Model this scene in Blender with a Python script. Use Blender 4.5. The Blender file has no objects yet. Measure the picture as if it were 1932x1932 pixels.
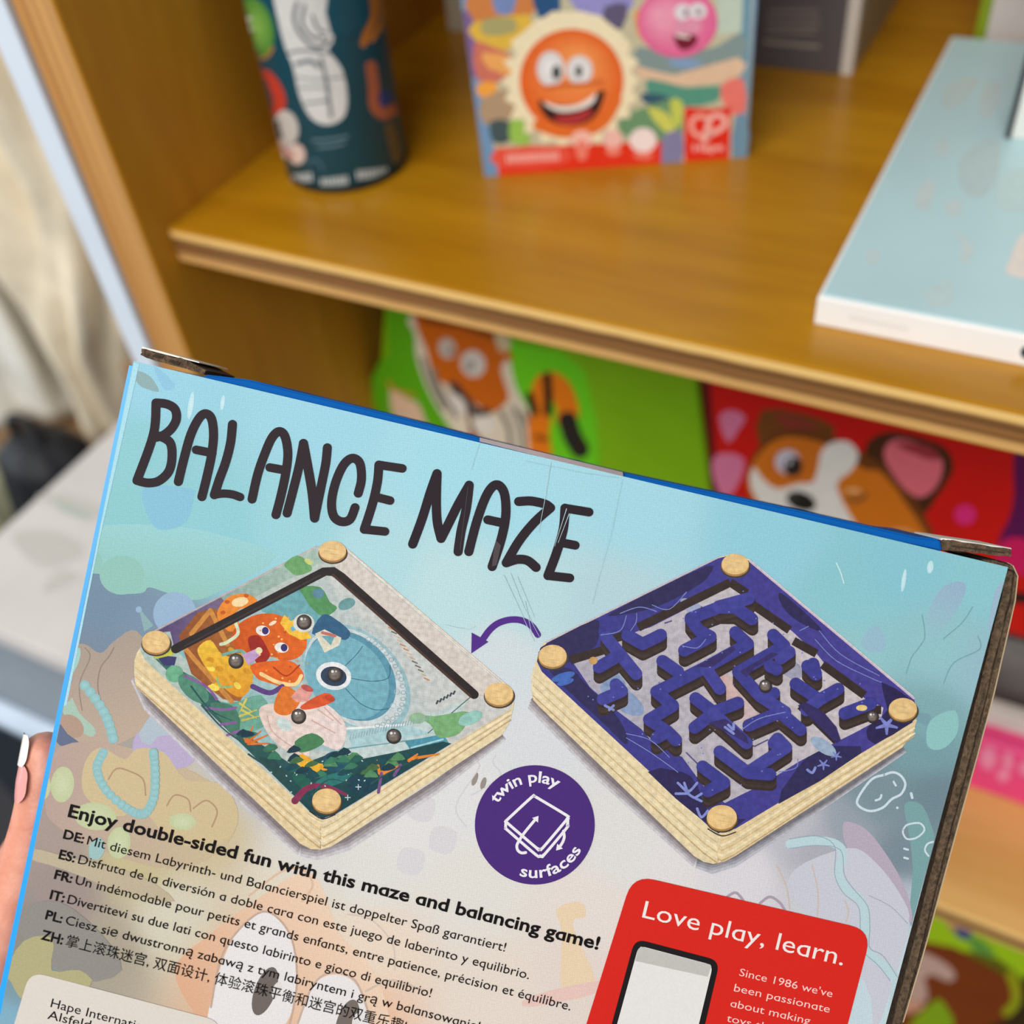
import bpy, bmesh, math, random
import numpy as np
from mathutils import Vector, Matrix
from mathutils.geometry import tessellate_polygon
random.seed(5)
SC = bpy.context.scene
COL = SC.collection
PI = math.pi

# ------------------------------------------------------------------ camera, world, lights, exposure
F_PX, C_PX = 2000.0, 966.0
CAM = np.array([0.0, 0.0, 1.0])
RM = np.array([[0.88736284, 0.45193535, -0.09133254],
               [0.26672179, -0.66473067, -0.69784857],
               [-0.37609398, 0.59488451, -0.7103983]])       # world axes seen in camera axes (x right, y down, z forward)
cam = bpy.data.objects.new('camera', bpy.data.cameras.new('camera'))
COL.objects.link(cam)
SC.camera = cam
rot = RM.T @ np.diag([1, -1, -1])
cam.matrix_world = Matrix([[*rot[0], CAM[0]], [*rot[1], CAM[1]], [*rot[2], CAM[2]], [0, 0, 0, 1]])
cam.data.sensor_width = 36
cam.data.lens = F_PX / 1932 * 36
cam.data.clip_start = 0.01
FOCUS = 0.236
cam.data.dof.use_dof = True
cam.data.dof.focus_distance = FOCUS
cam.data.dof.aperture_fstop = 8.8

wd = bpy.data.worlds.new('shop_light')
SC.world = wd
wd.use_nodes = True
wd.node_tree.nodes['Background'].inputs[0].default_value = (0.92, 0.96, 1.0, 1)
wd.node_tree.nodes['Background'].inputs[1].default_value = 0.5

def area(name, loc, target, size, power, col):
    l = bpy.data.lights.new(name, 'AREA')
    l.shape = 'RECTANGLE'; l.size, l.size_y = size
    l.energy = power; l.color = col
    o = bpy.data.objects.new(name, l); COL.objects.link(o)
    o.location = loc
    o.rotation_euler = (Vector(target) - Vector(loc)).to_track_quat('-Z', 'Y').to_euler()
    return o
area('ceiling_lamp', (-0.2, -1.5, 2.5), (-0.1, 0.4, 0.7), (2.0, 1.2), 62, (1.0, 0.965, 0.91))
area('shop_window', (-3.2, -0.6, 1.5), (-0.5, 0.3, 0.7), (1.6, 1.8), 44, (0.82, 0.91, 1.0))
SC.view_settings.view_transform = 'Standard'
SC.view_settings.look = 'None'
SC.view_settings.gamma = 1.0
SC.view_settings.use_curve_mapping = False
SC.view_settings.exposure = 0.0

# ------------------------------------------------------------------ projection helpers (photo pixel -> point on a real surface)
def ray(px, py):
    return RM.T @ np.array([(px - C_PX) / F_PX, (py - C_PX) / F_PX, 1.0])
def on_z(px, py, z):
    r = ray(px, py); return CAM + r * ((z - CAM[2]) / r[2])
def on_y(px, py, y):
    r = ray(px, py); return CAM + r * (y / r[1])
def at_depth(px, py, d):
    return CAM + ray(px, py) * d

# ------------------------------------------------------------------ materials
def lin(c):
    return tuple((v / 255 / 12.92) if v / 255 <= 0.04045 else ((v / 255 + 0.055) / 1.055) ** 2.4 for v in c)
def new_mat(name):
    m = bpy.data.materials.new(name); m.use_nodes = True
    return m, m.node_tree, m.node_tree.nodes['Principled BSDF']
def mat(name, c, rough=0.6, spec=0.4, noise=0.08, scale=40.0, metal=0.0, bump=0.0, stretch=(1, 1, 1)):
    m, nt, b = new_mat(name)
    tc = nt.nodes.new('ShaderNodeTexCoord')
    mp = nt.nodes.new('ShaderNodeMapping'); mp.inputs['Scale'].default_value = stretch
    n = nt.nodes.new('ShaderNodeTexNoise'); n.inputs['Scale'].default_value = scale; n.inputs['Detail'].default_value = 4
    r = nt.nodes.new('ShaderNodeValToRGB')
    l = lin(c)
    r.color_ramp.elements[0].position = 0.3; r.color_ramp.elements[1].position = 0.7
    r.color_ramp.elements[0].color = (*[v * (1 - noise) for v in l], 1)
    r.color_ramp.elements[1].color = (*[min(1, v * (1 + noise)) for v in l], 1)
    nt.links.new(tc.outputs['Object'], mp.inputs['Vector'])
    nt.links.new(mp.outputs['Vector'], n.inputs['Vector'])
    nt.links.new(n.outputs['Fac'], r.inputs['Fac'])
    nt.links.new(r.outputs['Color'], b.inputs['Base Color'])
    b.inputs['Roughness'].default_value = rough
    b.inputs['Specular IOR Level'].default_value = spec
    b.inputs['Metallic'].default_value = metal
    if bump:
        bp = nt.nodes.new('ShaderNodeBump'); bp.inputs['Strength'].default_value = bump; bp.inputs['Distance'].default_value = 0.002
        nt.links.new(n.outputs['Fac'], bp.inputs['Height']); nt.links.new(bp.outputs['Normal'], b.inputs['Normal'])
    return m
def print_mat(name, rough=0.38, dots=0.05, scale=2200.0, spec=0.4, paper=1.0, weave=0.0):
    m, nt, b = new_mat(name)
    a = nt.nodes.new('ShaderNodeAttribute'); a.attribute_name = 'Col'
    tc = nt.nodes.new('ShaderNodeTexCoord')
    n = nt.nodes.new('ShaderNodeTexNoise'); n.inputs['Scale'].default_value = scale; n.inputs['Detail'].default_value = 1
    mr = nt.nodes.new('ShaderNodeMapRange')
    mr.inputs['From Min'].default_value = 0.3; mr.inputs['From Max'].default_value = 0.7
    mr.inputs['To Min'].default_value = 1 - dots; mr.inputs['To Max'].default_value = 1 + dots
    mr.inputs['To Min'].default_value = (1 - dots) * paper; mr.inputs['To Max'].default_value = (1 + dots) * paper
    mx = nt.nodes.new('ShaderNodeVectorMath'); mx.operation = 'SCALE'
    nt.links.new(tc.outputs['Object'], n.inputs['Vector'])
    nt.links.new(n.outputs['Fac'], mr.inputs['Value'])
    val = mr.outputs['Result']
    if weave:                                                    # halftone screen of the offset print
        mp = nt.nodes.new('ShaderNodeMapping'); mp.inputs['Rotation'].default_value = (0, 0, 0.62)
        sp = nt.nodes.new('ShaderNodeSeparateXYZ')
        nt.links.new(tc.outputs['Object'], mp.inputs['Vector']); nt.links.new(mp.outputs['Vector'], sp.inputs[0])
        w = []
        for k in (0, 1):
            mu = nt.nodes.new('ShaderNodeMath'); mu.operation = 'MULTIPLY'; mu.inputs[1].default_value = 2 * PI / 0.00041
            si = nt.nodes.new('ShaderNodeMath'); si.operation = 'SINE'
            nt.links.new(sp.outputs[k], mu.inputs[0]); nt.links.new(mu.outputs[0], si.inputs[0]); w.append(si)
        pr = nt.nodes.new('ShaderNodeMath'); pr.operation = 'MULTIPLY'
        nt.links.new(w[0].outputs[0], pr.inputs[0]); nt.links.new(w[1].outputs[0], pr.inputs[1])
        ma = nt.nodes.new('ShaderNodeMath'); ma.operation = 'MULTIPLY_ADD'; ma.inputs[1].default_value = weave; ma.inputs[2].default_value = 1.0
        nt.links.new(pr.outputs[0], ma.inputs[0])
        m2 = nt.nodes.new('ShaderNodeMath'); m2.operation = 'MULTIPLY'
        nt.links.new(ma.outputs[0], m2.inputs[0]); nt.links.new(val, m2.inputs[1]); val = m2.outputs[0]
    nt.links.new(a.outputs['Color'], mx.inputs[0]); nt.links.new(val, mx.inputs['Scale'])
    nt.links.new(mx.outputs['Vector'], b.inputs['Base Color'])
    b.inputs['Roughness'].default_value = rough
    b.inputs['Specular IOR Level'].default_value = spec
    return m
def wood_mat(name, dark, light, grain_axis, rough=0.35, spec=0.5, coat=0.0):
    m, nt, b = new_mat(name)
    tc = nt.nodes.new('ShaderNodeTexCoord')
    mp = nt.nodes.new('ShaderNodeMapping')
    s = [14.0, 14.0, 14.0]; s['XYZ'.index(grain_axis)] = 1.6
    mp.inputs['Scale'].default_value = s
    n1 = nt.nodes.new('ShaderNodeTexNoise'); n1.inputs['Scale'].default_value = 2.2; n1.inputs['Detail'].default_value = 6; n1.inputs['Distortion'].default_value = 0.6
    n2 = nt.nodes.new('ShaderNodeTexNoise'); n2.inputs['Scale'].default_value = 16.0; n2.inputs['Detail'].default_value = 3
    mx = nt.nodes.new('ShaderNodeMath'); mx.operation = 'MULTIPLY_ADD'; mx.inputs[1].default_value = 0.35
    r = nt.nodes.new('ShaderNodeValToRGB')
    r.color_ramp.elements[0].position = 0.42; r.color_ramp.elements[1].position = 0.9
    r.color_ramp.elements[0].color = (*lin(dark), 1); r.color_ramp.elements[1].color = (*lin(light), 1)
    nt.links.new(tc.outputs['Object'], mp.inputs['Vector'])
    for n in (n1, n2): nt.links.new(mp.outputs['Vector'], n.inputs['Vector'])
    nt.links.new(n2.outputs['Fac'], mx.inputs[0]); nt.links.new(n1.outputs['Fac'], mx.inputs[2])
    nt.links.new(mx.outputs['Value'], r.inputs['Fac'])
    nt.links.new(r.outputs['Color'], b.inputs['Base Color'])
    b.inputs['Roughness'].default_value = rough; b.inputs['Specular IOR Level'].default_value = spec
    b.inputs['Coat Weight'].default_value = coat; b.inputs['Coat Roughness'].default_value = 0.25
    return m
def ply_mat(name, axis, origin, thick, stripes, rough=0.5):
    """plywood edge: glued veneers of different tone through the thickness"""
    m, nt, b = new_mat(name)
    tc = nt.nodes.new('ShaderNodeTexCoord'); sp = nt.nodes.new('ShaderNodeSeparateXYZ')
    mr = nt.nodes.new('ShaderNodeMapRange')
    mr.inputs['From Min'].default_value = origin; mr.inputs['From Max'].default_value = origin + thick
    r = nt.nodes.new('ShaderNodeValToRGB'); r.color_ramp.interpolation = 'LINEAR'
    e = r.color_ramp.elements
    while len(e) < len(stripes): e.new(0.5)
    for i, (p, c) in enumerate(stripes):
        e[i].position = p; e[i].color = (*lin(c), 1)
    nt.links.new(tc.outputs['Object'], sp.inputs[0]); nt.links.new(sp.outputs[axis], mr.inputs['Value'])
    n = nt.nodes.new('ShaderNodeTexNoise'); n.inputs['Scale'].default_value = 60
    nt.links.new(tc.outputs['Object'], n.inputs['Vector'])
    ad = nt.nodes.new('ShaderNodeMath'); ad.operation = 'MULTIPLY_ADD'; ad.inputs[1].default_value = 0.06
    nt.links.new(n.outputs['Fac'], ad.inputs[0]); nt.links.new(mr.outputs['Result'], ad.inputs[2])
    nt.links.new(ad.outputs['Value'], r.inputs['Fac'])
    nt.links.new(r.outputs['Color'], b.inputs['Base Color'])
    b.inputs['Roughness'].default_value = rough
    return m
M_PRINT = print_mat('printed_card', rough=0.5, spec=0.2, paper=0.735, weave=0.22)
M_INK = print_mat('printed_ink', dots=0.03, rough=0.55, spec=0.08, paper=0.7)
M_PHOTO = print_mat('printed_picture', dots=0.13, scale=850.0, rough=0.5, spec=0.1, paper=0.7, weave=0.3)
M_BLUR = print_mat('printed_box_art', rough=0.45, dots=0.04, scale=300)

# ------------------------------------------------------------------ objects
def tag(o, label=None, cat=None, group=None, kind=None):
    if label: o['label'] = label
    if cat: o['category'] = cat
    if group: o['group'] = group
    if kind: o['kind'] = kind
    return o
def empty(name, mw, label, cat, group=None):
    o = bpy.data.objects.new(name, None); COL.objects.link(o)
    o.empty_display_size = 0.02
    o.matrix_world = mw if isinstance(mw, Matrix) else Matrix.Translation(Vector(mw))
    return tag(o, label, cat, group)
WM = {}
def world_of(o):
    m = o.matrix_basis.copy()
    if o.parent: m = world_of(o.parent) @ m
    return m
def mesh_obj(name, verts, faces, mats, parent=None, fmat=None, smooth=False, cols=None, world=True):
    """verts in world coordinates (world=True) or in the parent's own coordinates"""
    if parent is not None and world:
        inv = world_of(parent).inverted()
        verts = [inv @ Vector(v) for v in verts]
    me = bpy.data.meshes.new(name)
    me.from_pydata([tuple(v) for v in verts], [], faces)
    for m in (mats if isinstance(mats, (list, tuple)) else [mats]): me.materials.append(m)
    if fmat: me.polygons.foreach_set('material_index', fmat)
    if smooth: me.polygons.foreach_set('use_smooth', [True] * len(me.polygons))
    if cols is not None:
        at = me.color_attributes.new('Col', 'FLOAT_COLOR', 'POINT')
        at.data.foreach_set('color', np.asarray(cols, dtype=np.float32).ravel())
    me.update()
    o = bpy.data.objects.new(name, me); COL.objects.link(o)
    if parent is not None: o.parent = parent
    return o
def bm_obj(name, bm, mats, parent=None, smooth=False):
    me = bpy.data.meshes.new(name)
    bmesh.ops.recalc_face_normals(bm, faces=bm.faces[:])
    bm.to_mesh(me); bm.free()
    for m in (mats if isinstance(mats, (list, tuple)) else [mats]): me.materials.append(m)
    if smooth: me.polygons.foreach_set('use_smooth', [True] * len(me.polygons))
    o = bpy.data.objects.new(name, me); COL.objects.link(o)
    if parent is not None: o.parent = parent
    return o
def box_bm(lo, hi, bev=0.001, seg=2, fidx=None):
    """axis aligned box in the parent's own coordinates; fidx(normal, centre) -> material slot"""
    bm = bmesh.new()
    bmesh.ops.create_cube(bm, size=1.0)
    for v in bm.verts:
        v.co = Vector([lo[i] + (v.co[i] + 0.5) * (hi[i] - lo[i]) for i in range(3)])
    bm.normal_update()
    if fidx:
        for f in bm.faces: f.material_index = fidx(f.normal, f.calc_center_median())
    if bev:
        bmesh.ops.bevel(bm, geom=bm.edges[:], offset=bev, segments=seg, affect='EDGES', profile=0.5)
    return bm
class Frame:
    """a flat face: origin, right, up, outward normal"""
    def __init__(s, o, ux, uy):
        s.o = np.array(o, float)
        s.ux = np.array(ux, float); s.ux /= np.linalg.norm(s.ux)
        uy = np.array(uy, float); uy -= s.ux * uy.dot(s.ux); s.uy = uy / np.linalg.norm(uy)
        s.n = np.cross(s.ux, s.uy)
    def matrix(s):
        return Matrix([[s.ux[i], s.uy[i], s.n[i], s.o[i]] for i in range(3)] + [[0, 0, 0, 1]])
    def hit(s, px, py, h=0.0):
        r = ray(px, py)
        t = (s.o - CAM).dot(s.n) / r.dot(s.n)
        return CAM + r * t + s.n * h
    def loc(s, px, py):
        d = s.hit(px, py) - s.o
        return d.dot(s.ux), d.dot(s.uy)
class Tube:
    """upright round surface printed all round"""
    def __init__(s, cx, cy, r): s.cx, s.cy, s.r = cx, cy, r
    def hit(s, px, py, h=0.0):
        d = ray(px, py); R = s.r
        a = d[0] ** 2 + d[1] ** 2; b = -(d[0] * s.cx + d[1] * s.cy); c = s.cx ** 2 + s.cy ** 2 - R * R
        q = b * b - a * c
        t = (-b - math.sqrt(max(q, 0))) / a
        p = CAM + d * t
        k = np.array([p[0] - s.cx, p[1] - s.cy, 0]); k /= np.linalg.norm(k)
        return np.array([s.cx, s.cy, p[2]]) + k * (R + h)

# ------------------------------------------------------------------ flat printing
def smooth(pts, n=6, closed=False):
    P = [np.array(p, float) for p in pts]; out = []
    N = len(P); rng = range(N if closed else N - 1)
    for i in rng:
        if closed: a, b, c, d = P[(i - 1) % N], P[i], P[(i + 1) % N], P[(i + 2) % N]
        else: a, b, c, d = P[max(i - 1, 0)], P[i], P[i + 1], P[min(i + 2, N - 1)]
        for k in range(n):
            t = k / n
            out.append(0.5 * (2 * b + (c - a) * t + (2 * a - 5 * b + 4 * c - d) * t * t + (3 * b - a - 3 * c + d) * t ** 3))
    if not closed: out.append(P[-1])
    return out
TXT = {}
def text_mesh(s, bold=0.0, spacing=1.0):
    k = (s, bold, spacing)
    if k not in TXT:
        cu = bpy.data.curves.new('lettering', 'FONT')
        cu.body = s.replace('\u0251', 'q'); cu.size = 1.0; cu.resolution_u = 3; cu.offset = bold; cu.space_character = spacing
        for m in (M_INK, M_PRINT): cu.materials.append(m)
        for i, ch in enumerate(s):
            if ch == '\u0251': cu.body_format[i].material_index = 1     # round single-storey a: a q without its tail
        o = bpy.data.objects.new('lettering', cu); COL.objects.link(o)
        dg = bpy.context.evaluated_depsgraph_get(); dg.update()
        me = bpy.data.meshes.new_from_object(o.evaluated_get(dg))
        vs = [(v.co.x, v.co.y) for v in me.vertices]
        fs = []
        for p in me.polygons:
            idx = list(p.vertices)
            if p.material_index == 1:
                for i in idx: vs[i] = (vs[i][0], max(vs[i][1], -0.006))
            for j in range(1, len(idx) - 1): fs.append((idx[0], idx[j], idx[j + 1]))
        bpy.data.objects.remove(o); bpy.data.curves.remove(cu); bpy.data.meshes.remove(me)
        TXT[k] = (vs, fs)
    return TXT[k]
class Print:
    def __init__(s, ox=0, oy=0, sc=1.0, sub=None, clip=()):
        s.T = (ox, oy, sc); s.items = []; s.sub = sub; s.clip = clip
    def zoom(s, ox, oy, sc): s.T = (ox, oy, sc); return s
    def _p(s, p): return (s.T[0] + p[0] / s.T[2], s.T[1] + p[1] / s.T[2])
    def raw(s, v, f, cols):
        for (a, b, c) in s.clip:                                 # keep the side where a x + b y + c > 0
            if min(a * p[0] + b * p[1] + c for p in v) >= 0: continue
            V, F, C = [], [], []
            for t in f:
                q = []
                for k in range(3):
                    i, j = t[k], t[(k + 1) % 3]
                    di, dj = a * v[i][0] + b * v[i][1] + c, a * v[j][0] + b * v[j][1] + c
                    if di >= 0: q.append((v[i], cols[i]))
                    if (di >= 0) != (dj >= 0):
                        w = di / (di - dj)
                        q.append((tuple(v[i][z] + (v[j][z] - v[i][z]) * w for z in range(2)), tuple(cols[i][z] + (cols[j][z] - cols[i][z]) * w for z in range(3))))
                o = len(V)
                for x, y in q: V.append(x); C.append(y)
                for k in range(1, len(q) - 1): F.append((o, o + k, o + k + 1))
            v, f, cols = V, F, C
            if not f: return
        s.items.append((v, f, cols))
    def poly(s, pts, c, sm=0, c2=None, axis=None):
        if sm: pts = smooth(pts, sm, True)
        pts = [s._p(p) for p in pts]
        tri = tessellate_polygon([[Vector((x, y, 0)) for x, y in pts]])
        a = lin(c)
        if c2 is None: cols = [a] * len(pts)
        else:
            b = lin(c2); ax = np.array(axis if axis else (0, 1), float)
            q = np.array([ax.dot(p) for p in pts]); q = (q - q.min()) / max(np.ptp(q), 1e-6)
            cols = [tuple(a[i] * (1 - t) + b[i] * t for i in range(3)) for t in q]
        s.raw(pts, [tuple(t) for t in tri], cols)
    def ell(s, cx, cy, rx, ry, c, rot=0.0, c2=None, n=28, off=(0, 0), arc=None):
        """disc, centre colour c2 (shifted by off) to rim colour c"""
        cr, sr = math.cos(rot), math.sin(rot)
        a = lin(c); m = lin(c2) if c2 else a
        v = [s._p((cx + off[0] * rx, cy + off[1] * ry))]; cols = [m]; f = []
        for i in range(n):
            t = 2 * PI * i / n
            x, y = rx * math.cos(t), ry * math.sin(t)
            v.append(s._p((cx + x * cr - y * sr, cy + x * sr + y * cr))); cols.append(a)
            f.append((0, 1 + i, 1 + (i + 1) % n))
        s.raw(v, f, cols)
    def ring(s, cx, cy, rx, ry, w, c, rot=0.0, n=40):
        cr, sr = math.cos(rot), math.sin(rot)
        s.stroke([(cx + rx * math.cos(t) * cr - ry * math.sin(t) * sr, cy + rx * math.cos(t) * sr + ry * math.sin(t) * cr)
                  for t in [2 * PI * i / n for i in range(n + 1)]], w, c)
    def stroke(s, pts, w, c, sm=0, taper=None, cap=True, w2=None):
        if sm: pts = smooth(pts, sm)
        P = [np.array(s._p(p)) for p in pts]
        if not sm and w2 is None:
            for i in range(1, len(P) - 1):
                d1, d2 = P[i] - P[i - 1], P[i + 1] - P[i]
                if d1.dot(d2) < 0.6 * np.linalg.norm(d1) * np.linalg.norm(d2):
                    s.stroke(pts[:i + 1], w, c, 0, None, cap); return s.stroke(pts[i:], w, c, 0, None, cap)
        n = len(P); w0 = w / s.T[2] / 2; w1 = (w2 / s.T[2] / 2) if w2 is not None else w0
        v = []; f = []
        rad = [w0 + (w1 - w0) * i / max(1, n - 1) for i in range(n)]
        for i in range(n):
            d = P[min(i + 1, n - 1)] - P[max(i - 1, 0)]
            L = np.linalg.norm(d); d = d / L if L else np.array([1.0, 0])
            nn = np.array([-d[1], d[0]])
            if 0 < i < n - 1:
                d1 = P[i] - P[i - 1]; d1 = d1 / (np.linalg.norm(d1) + 1e-9)
                k = abs(nn.dot(np.array([-d1[1], d1[0]])))
                r = rad[i] / max(k, 0.75)
            else: r = rad[i]
            v += [tuple(P[i] + nn * r), tuple(P[i] - nn * r)]
        for i in range(n - 1):
            f += [(2 * i, 2 * i + 1, 2 * i + 3), (2 * i, 2 * i + 3, 2 * i + 2)]
        if cap:
            for i in (0, n - 1):
                d = (P[1] - P[0]) if i == 0 else (P[n - 2] - P[n - 1])
                a0 = math.atan2(d[1], d[0]) + PI / 2; m = 9          # half a disc, outwards
                b = len(v)
                for k in range(m + 1):
                    t = a0 + PI * k / m; v.append((P[i][0] + rad[i] * math.cos(t), P[i][1] + rad[i] * math.sin(t)))
                for k in range(1, m): f.append((b, b + k, b + k + 1))
        s.raw(v, f, [lin(c)] * len(v))
    def text(s, parts, start, end, cap, c, spacing=1.0, fit=True, c2=None, shear=0.0):
        """parts: [(string, boldness)], baseline from start to end (pixels), cap height in pixels"""
        a = np.array(s._p(start)); b = np.array(s._p(end)); L = np.linalg.norm(b - a)
        ex = (b - a) / L; ey = np.array([ex[1], -ex[0]])
        ky = cap / s.T[2] / 0.727
        x = 0.0; V = []; Fc = []
        for k, (st, bold) in enumerate(parts):
            vs, fs = text_mesh(st, bold, spacing)
            if not vs: continue
            mn = min(p[0] for p in vs); mxx = max(p[0] for p in vs)
            o = len(V)
            V += [(p[0] - mn + x, p[1]) for p in vs]
            Fc += [tuple(i + o for i in t) for t in fs]
            x += mxx - mn + 0.25
        W = x - 0.25; kx = L / W if fit else ky
        pts = [tuple(a + ex * (p[0] * kx) + ey * (p[1] * ky)) for p in V]
        s.raw(pts, Fc, [lin(c)] * len(pts))
    def arc_text(s, st, bold, cx, cy, r, a0, a1, cap, c, inner=True):
        """letters round a circle; inner: bottoms towards the centre"""
        vs, fs = text_mesh(st, bold, 1.0)
        mn = min(p[0] for p in vs); W = max(p[0] for p in vs) - mn
        ky = cap / 0.727
        out = []
        for x, y in vs:
            t = a0 + (a1 - a0) * (x - mn) / W
            rr = r + y * ky if inner else r - y * ky
            out.append(s._p((cx + rr * math.cos(t), cy + rr * math.sin(t))))
        s.raw(out, fs, [lin(c)] * len(out))
    def build(s, name, surf, parent, h0=0.00002, step=0.000006, m=None):
        done = []; V = []; Fc = []; Cc = []
        for v, f, cols in s.items:
            if s.sub:                                            # follow a curved surface
                v, cols, f = list(v), list(cols), list(f)
                k = 0
                while k < len(f):
                    i, j, l = f[k]
                    e = [(np.hypot(v[i][0] - v[j][0], v[i][1] - v[j][1]), i, j, l), (np.hypot(v[j][0] - v[l][0], v[j][1] - v[l][1]), j, l, i),
                         (np.hypot(v[l][0] - v[i][0], v[l][1] - v[i][1]), l, i, j)]
                    d, p, q, t = max(e)
                    if d > s.sub:
                        v.append(((v[p][0] + v[q][0]) / 2, (v[p][1] + v[q][1]) / 2))
                        cols.append(tuple((cols[p][z] + cols[q][z]) / 2 for z in range(3)))
                        n = len(v) - 1
                        f[k] = (p, n, t); f.append((n, q, t))
                    else: k += 1
            xs = [p[0] for p in v]; ys = [p[1] for p in v]
            bb = (min(xs), min(ys), max(xs), max(ys))
            lay = 0
            for b2, l2 in done:
                if bb[0] < b2[2] and b2[0] < bb[2] and bb[1] < b2[3] and b2[1] < bb[3]: lay = max(lay, l2 + 1)
            done.append((bb, lay))
            h = h0 + lay * step; o = len(V)
            V += [surf.hit(p[0], p[1], h) for p in v]
            for (i, j, l) in f:                                  # face the reader
                x = (v[j][0] - v[i][0]) * (v[l][1] - v[i][1]) - (v[j][1] - v[i][1]) * (v[l][0] - v[i][0])
                Fc.append((o + i, o + l, o + j) if x > 0 else (o + i, o + j, o + l))
            Cc += [(*c, 1.0) for c in cols]
        return mesh_obj(name, V, Fc, m or M_INK, parent, cols=Cc)

# ------------------------------------------------------------------ the setting
ZS, YF, XP = 0.7584, 0.3065, -0.361            # shelf height, shelf front, inner face of the side panel
ZL = 0.4187                                    # lower shelf
carpet = mat('dark_carpet', (52, 52, 56), rough=0.95, noise=0.25, scale=300)
plaster = mat('wall_paint', (205, 198, 186), rough=0.9)
def slab(name, lo, hi, m):
    o = bm_obj(name, box_bm(lo, hi, 0), m); return tag(o, kind='structure')
slab('floor', (-4.0, -2.5, -0.05), (3.0, 1.2, 0.0), carpet)
slab('wall_back', (-4.0, 0.72, 0.0), (3.0, 0.8, 2.9), plaster)

# ------------------------------------------------------------------ bookcase
W_TOP = wood_mat('amber_varnished_birch', (160, 106, 8), (190, 136, 22), 'X', rough=0.3, spec=0.4, coat=0.15)
W_SIDE = wood_mat('amber_varnished_side', (178, 120, 26), (204, 146, 42), 'Z', rough=0.42, spec=0.3)
PLY = [(0.0, (176, 126, 66)), (0.12, (220, 172, 104)), (0.28, (206, 156, 92)), (0.38, (112, 72, 34)), (0.5, (154, 106, 58)), (0.6, (110, 72, 36)),
       (0.72, (126, 84, 42)), (0.8, (236, 192, 116)), (1.0, (244, 202, 126))]
P_SHELF = ply_mat('ply_edge_shelf', 2, ZS - 0.018, 0.018, PLY)
P_LOW = ply_mat('ply_edge_lower', 2, ZL - 0.016, 0.016, PLY)
P_SIDE = ply_mat('ply_edge_side', 0, XP - 0.024, 0.024,
                 [(0.0, (182, 126, 62)), (0.2, (196, 140, 74)), (0.32, (168, 112, 54)), (0.45, (204, 152, 86)), (0.58, (178, 124, 64)),
                  (0.7, (210, 158, 92)), (0.82, (184, 132, 74)), (1.0, (196, 150, 90))])
bc = empty('bookcase', (XP, YF, 0.0), 'amber varnished plywood bookcase with striped plywood edges holding the toys', 'bookcase')
def bc_part(name, lo, hi, m, bev=0.0012):
    o = mesh_obj(name, [], [], m, bc)
    bm = box_bm([lo[i] - bc.location[i] for i in range(3)], [hi[i] - bc.location[i] for i in range(3)], bev,
                fidx=lambda n, c: 1 if (len(m) > 1 and n.y < -0.9) else 0)
    bmesh.ops.recalc_face_normals(bm, faces=bm.faces[:]); bm.to_mesh(o.data); bm.free()
    return o
# ply materials use the bookcase's own coordinates
for mm, org in ((P_SHELF, ZS - 0.018), (P_LOW, ZL - 0.016)): pass
for mm in (P_SIDE,):
    for nd in mm.node_tree.nodes:
        if nd.type == 'MAP_RANGE': nd.inputs['From Min'].default_value = -0.024; nd.inputs['From Max'].default_value = 0.0
tag(bc_part('side_panel', (XP - 0.024, 0.292, 0.0), (XP, 0.67, 1.3), [W_SIDE, P_SIDE]), 'left side panel with pale plywood front edge')
bc_part('side_panel', (0.62, 0.292, 0.0), (0.644, 0.67, 1.3), [W_SIDE, P_SIDE])
tag(bc_part('shelf_board', (XP, YF, ZS - 0.018), (0.62, 0.665, ZS), [W_TOP, P_SHELF]), 'middle shelf board with striped plywood front edge')
W_LOW = wood_mat('birch_lit_copy', (216, 166, 92), (232, 186, 112), 'X', rough=0.4, spec=0.4)  # lighter birch copy, light on the lower shelf painted into its colour
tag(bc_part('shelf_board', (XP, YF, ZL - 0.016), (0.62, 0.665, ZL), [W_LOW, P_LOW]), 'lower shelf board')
bc_part('shelf_board', (XP, YF, 0.06), (0.62, 0.665, 0.078), [W_TOP, P_LOW])
bc_part('shelf_board', (XP, YF, 1.15), (0.62, 0.665, 1.168), [W_TOP, P_LOW])
bc_part('back_panel', (XP, 0.665, 0.0), (0.62, 0.675, 1.3), [W_SIDE])

white_lam = mat('white_laminate', (214, 224, 236), rough=0.4, noise=0.02)
tag(bm_obj('white_board', box_bm((XP - 0.0405, 0.29, 0.0), (XP - 0.0255, 0.67, 1.3), 0.001), white_lam),
    'tall white laminate board standing against the outside of the bookcase', 'board')

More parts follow.
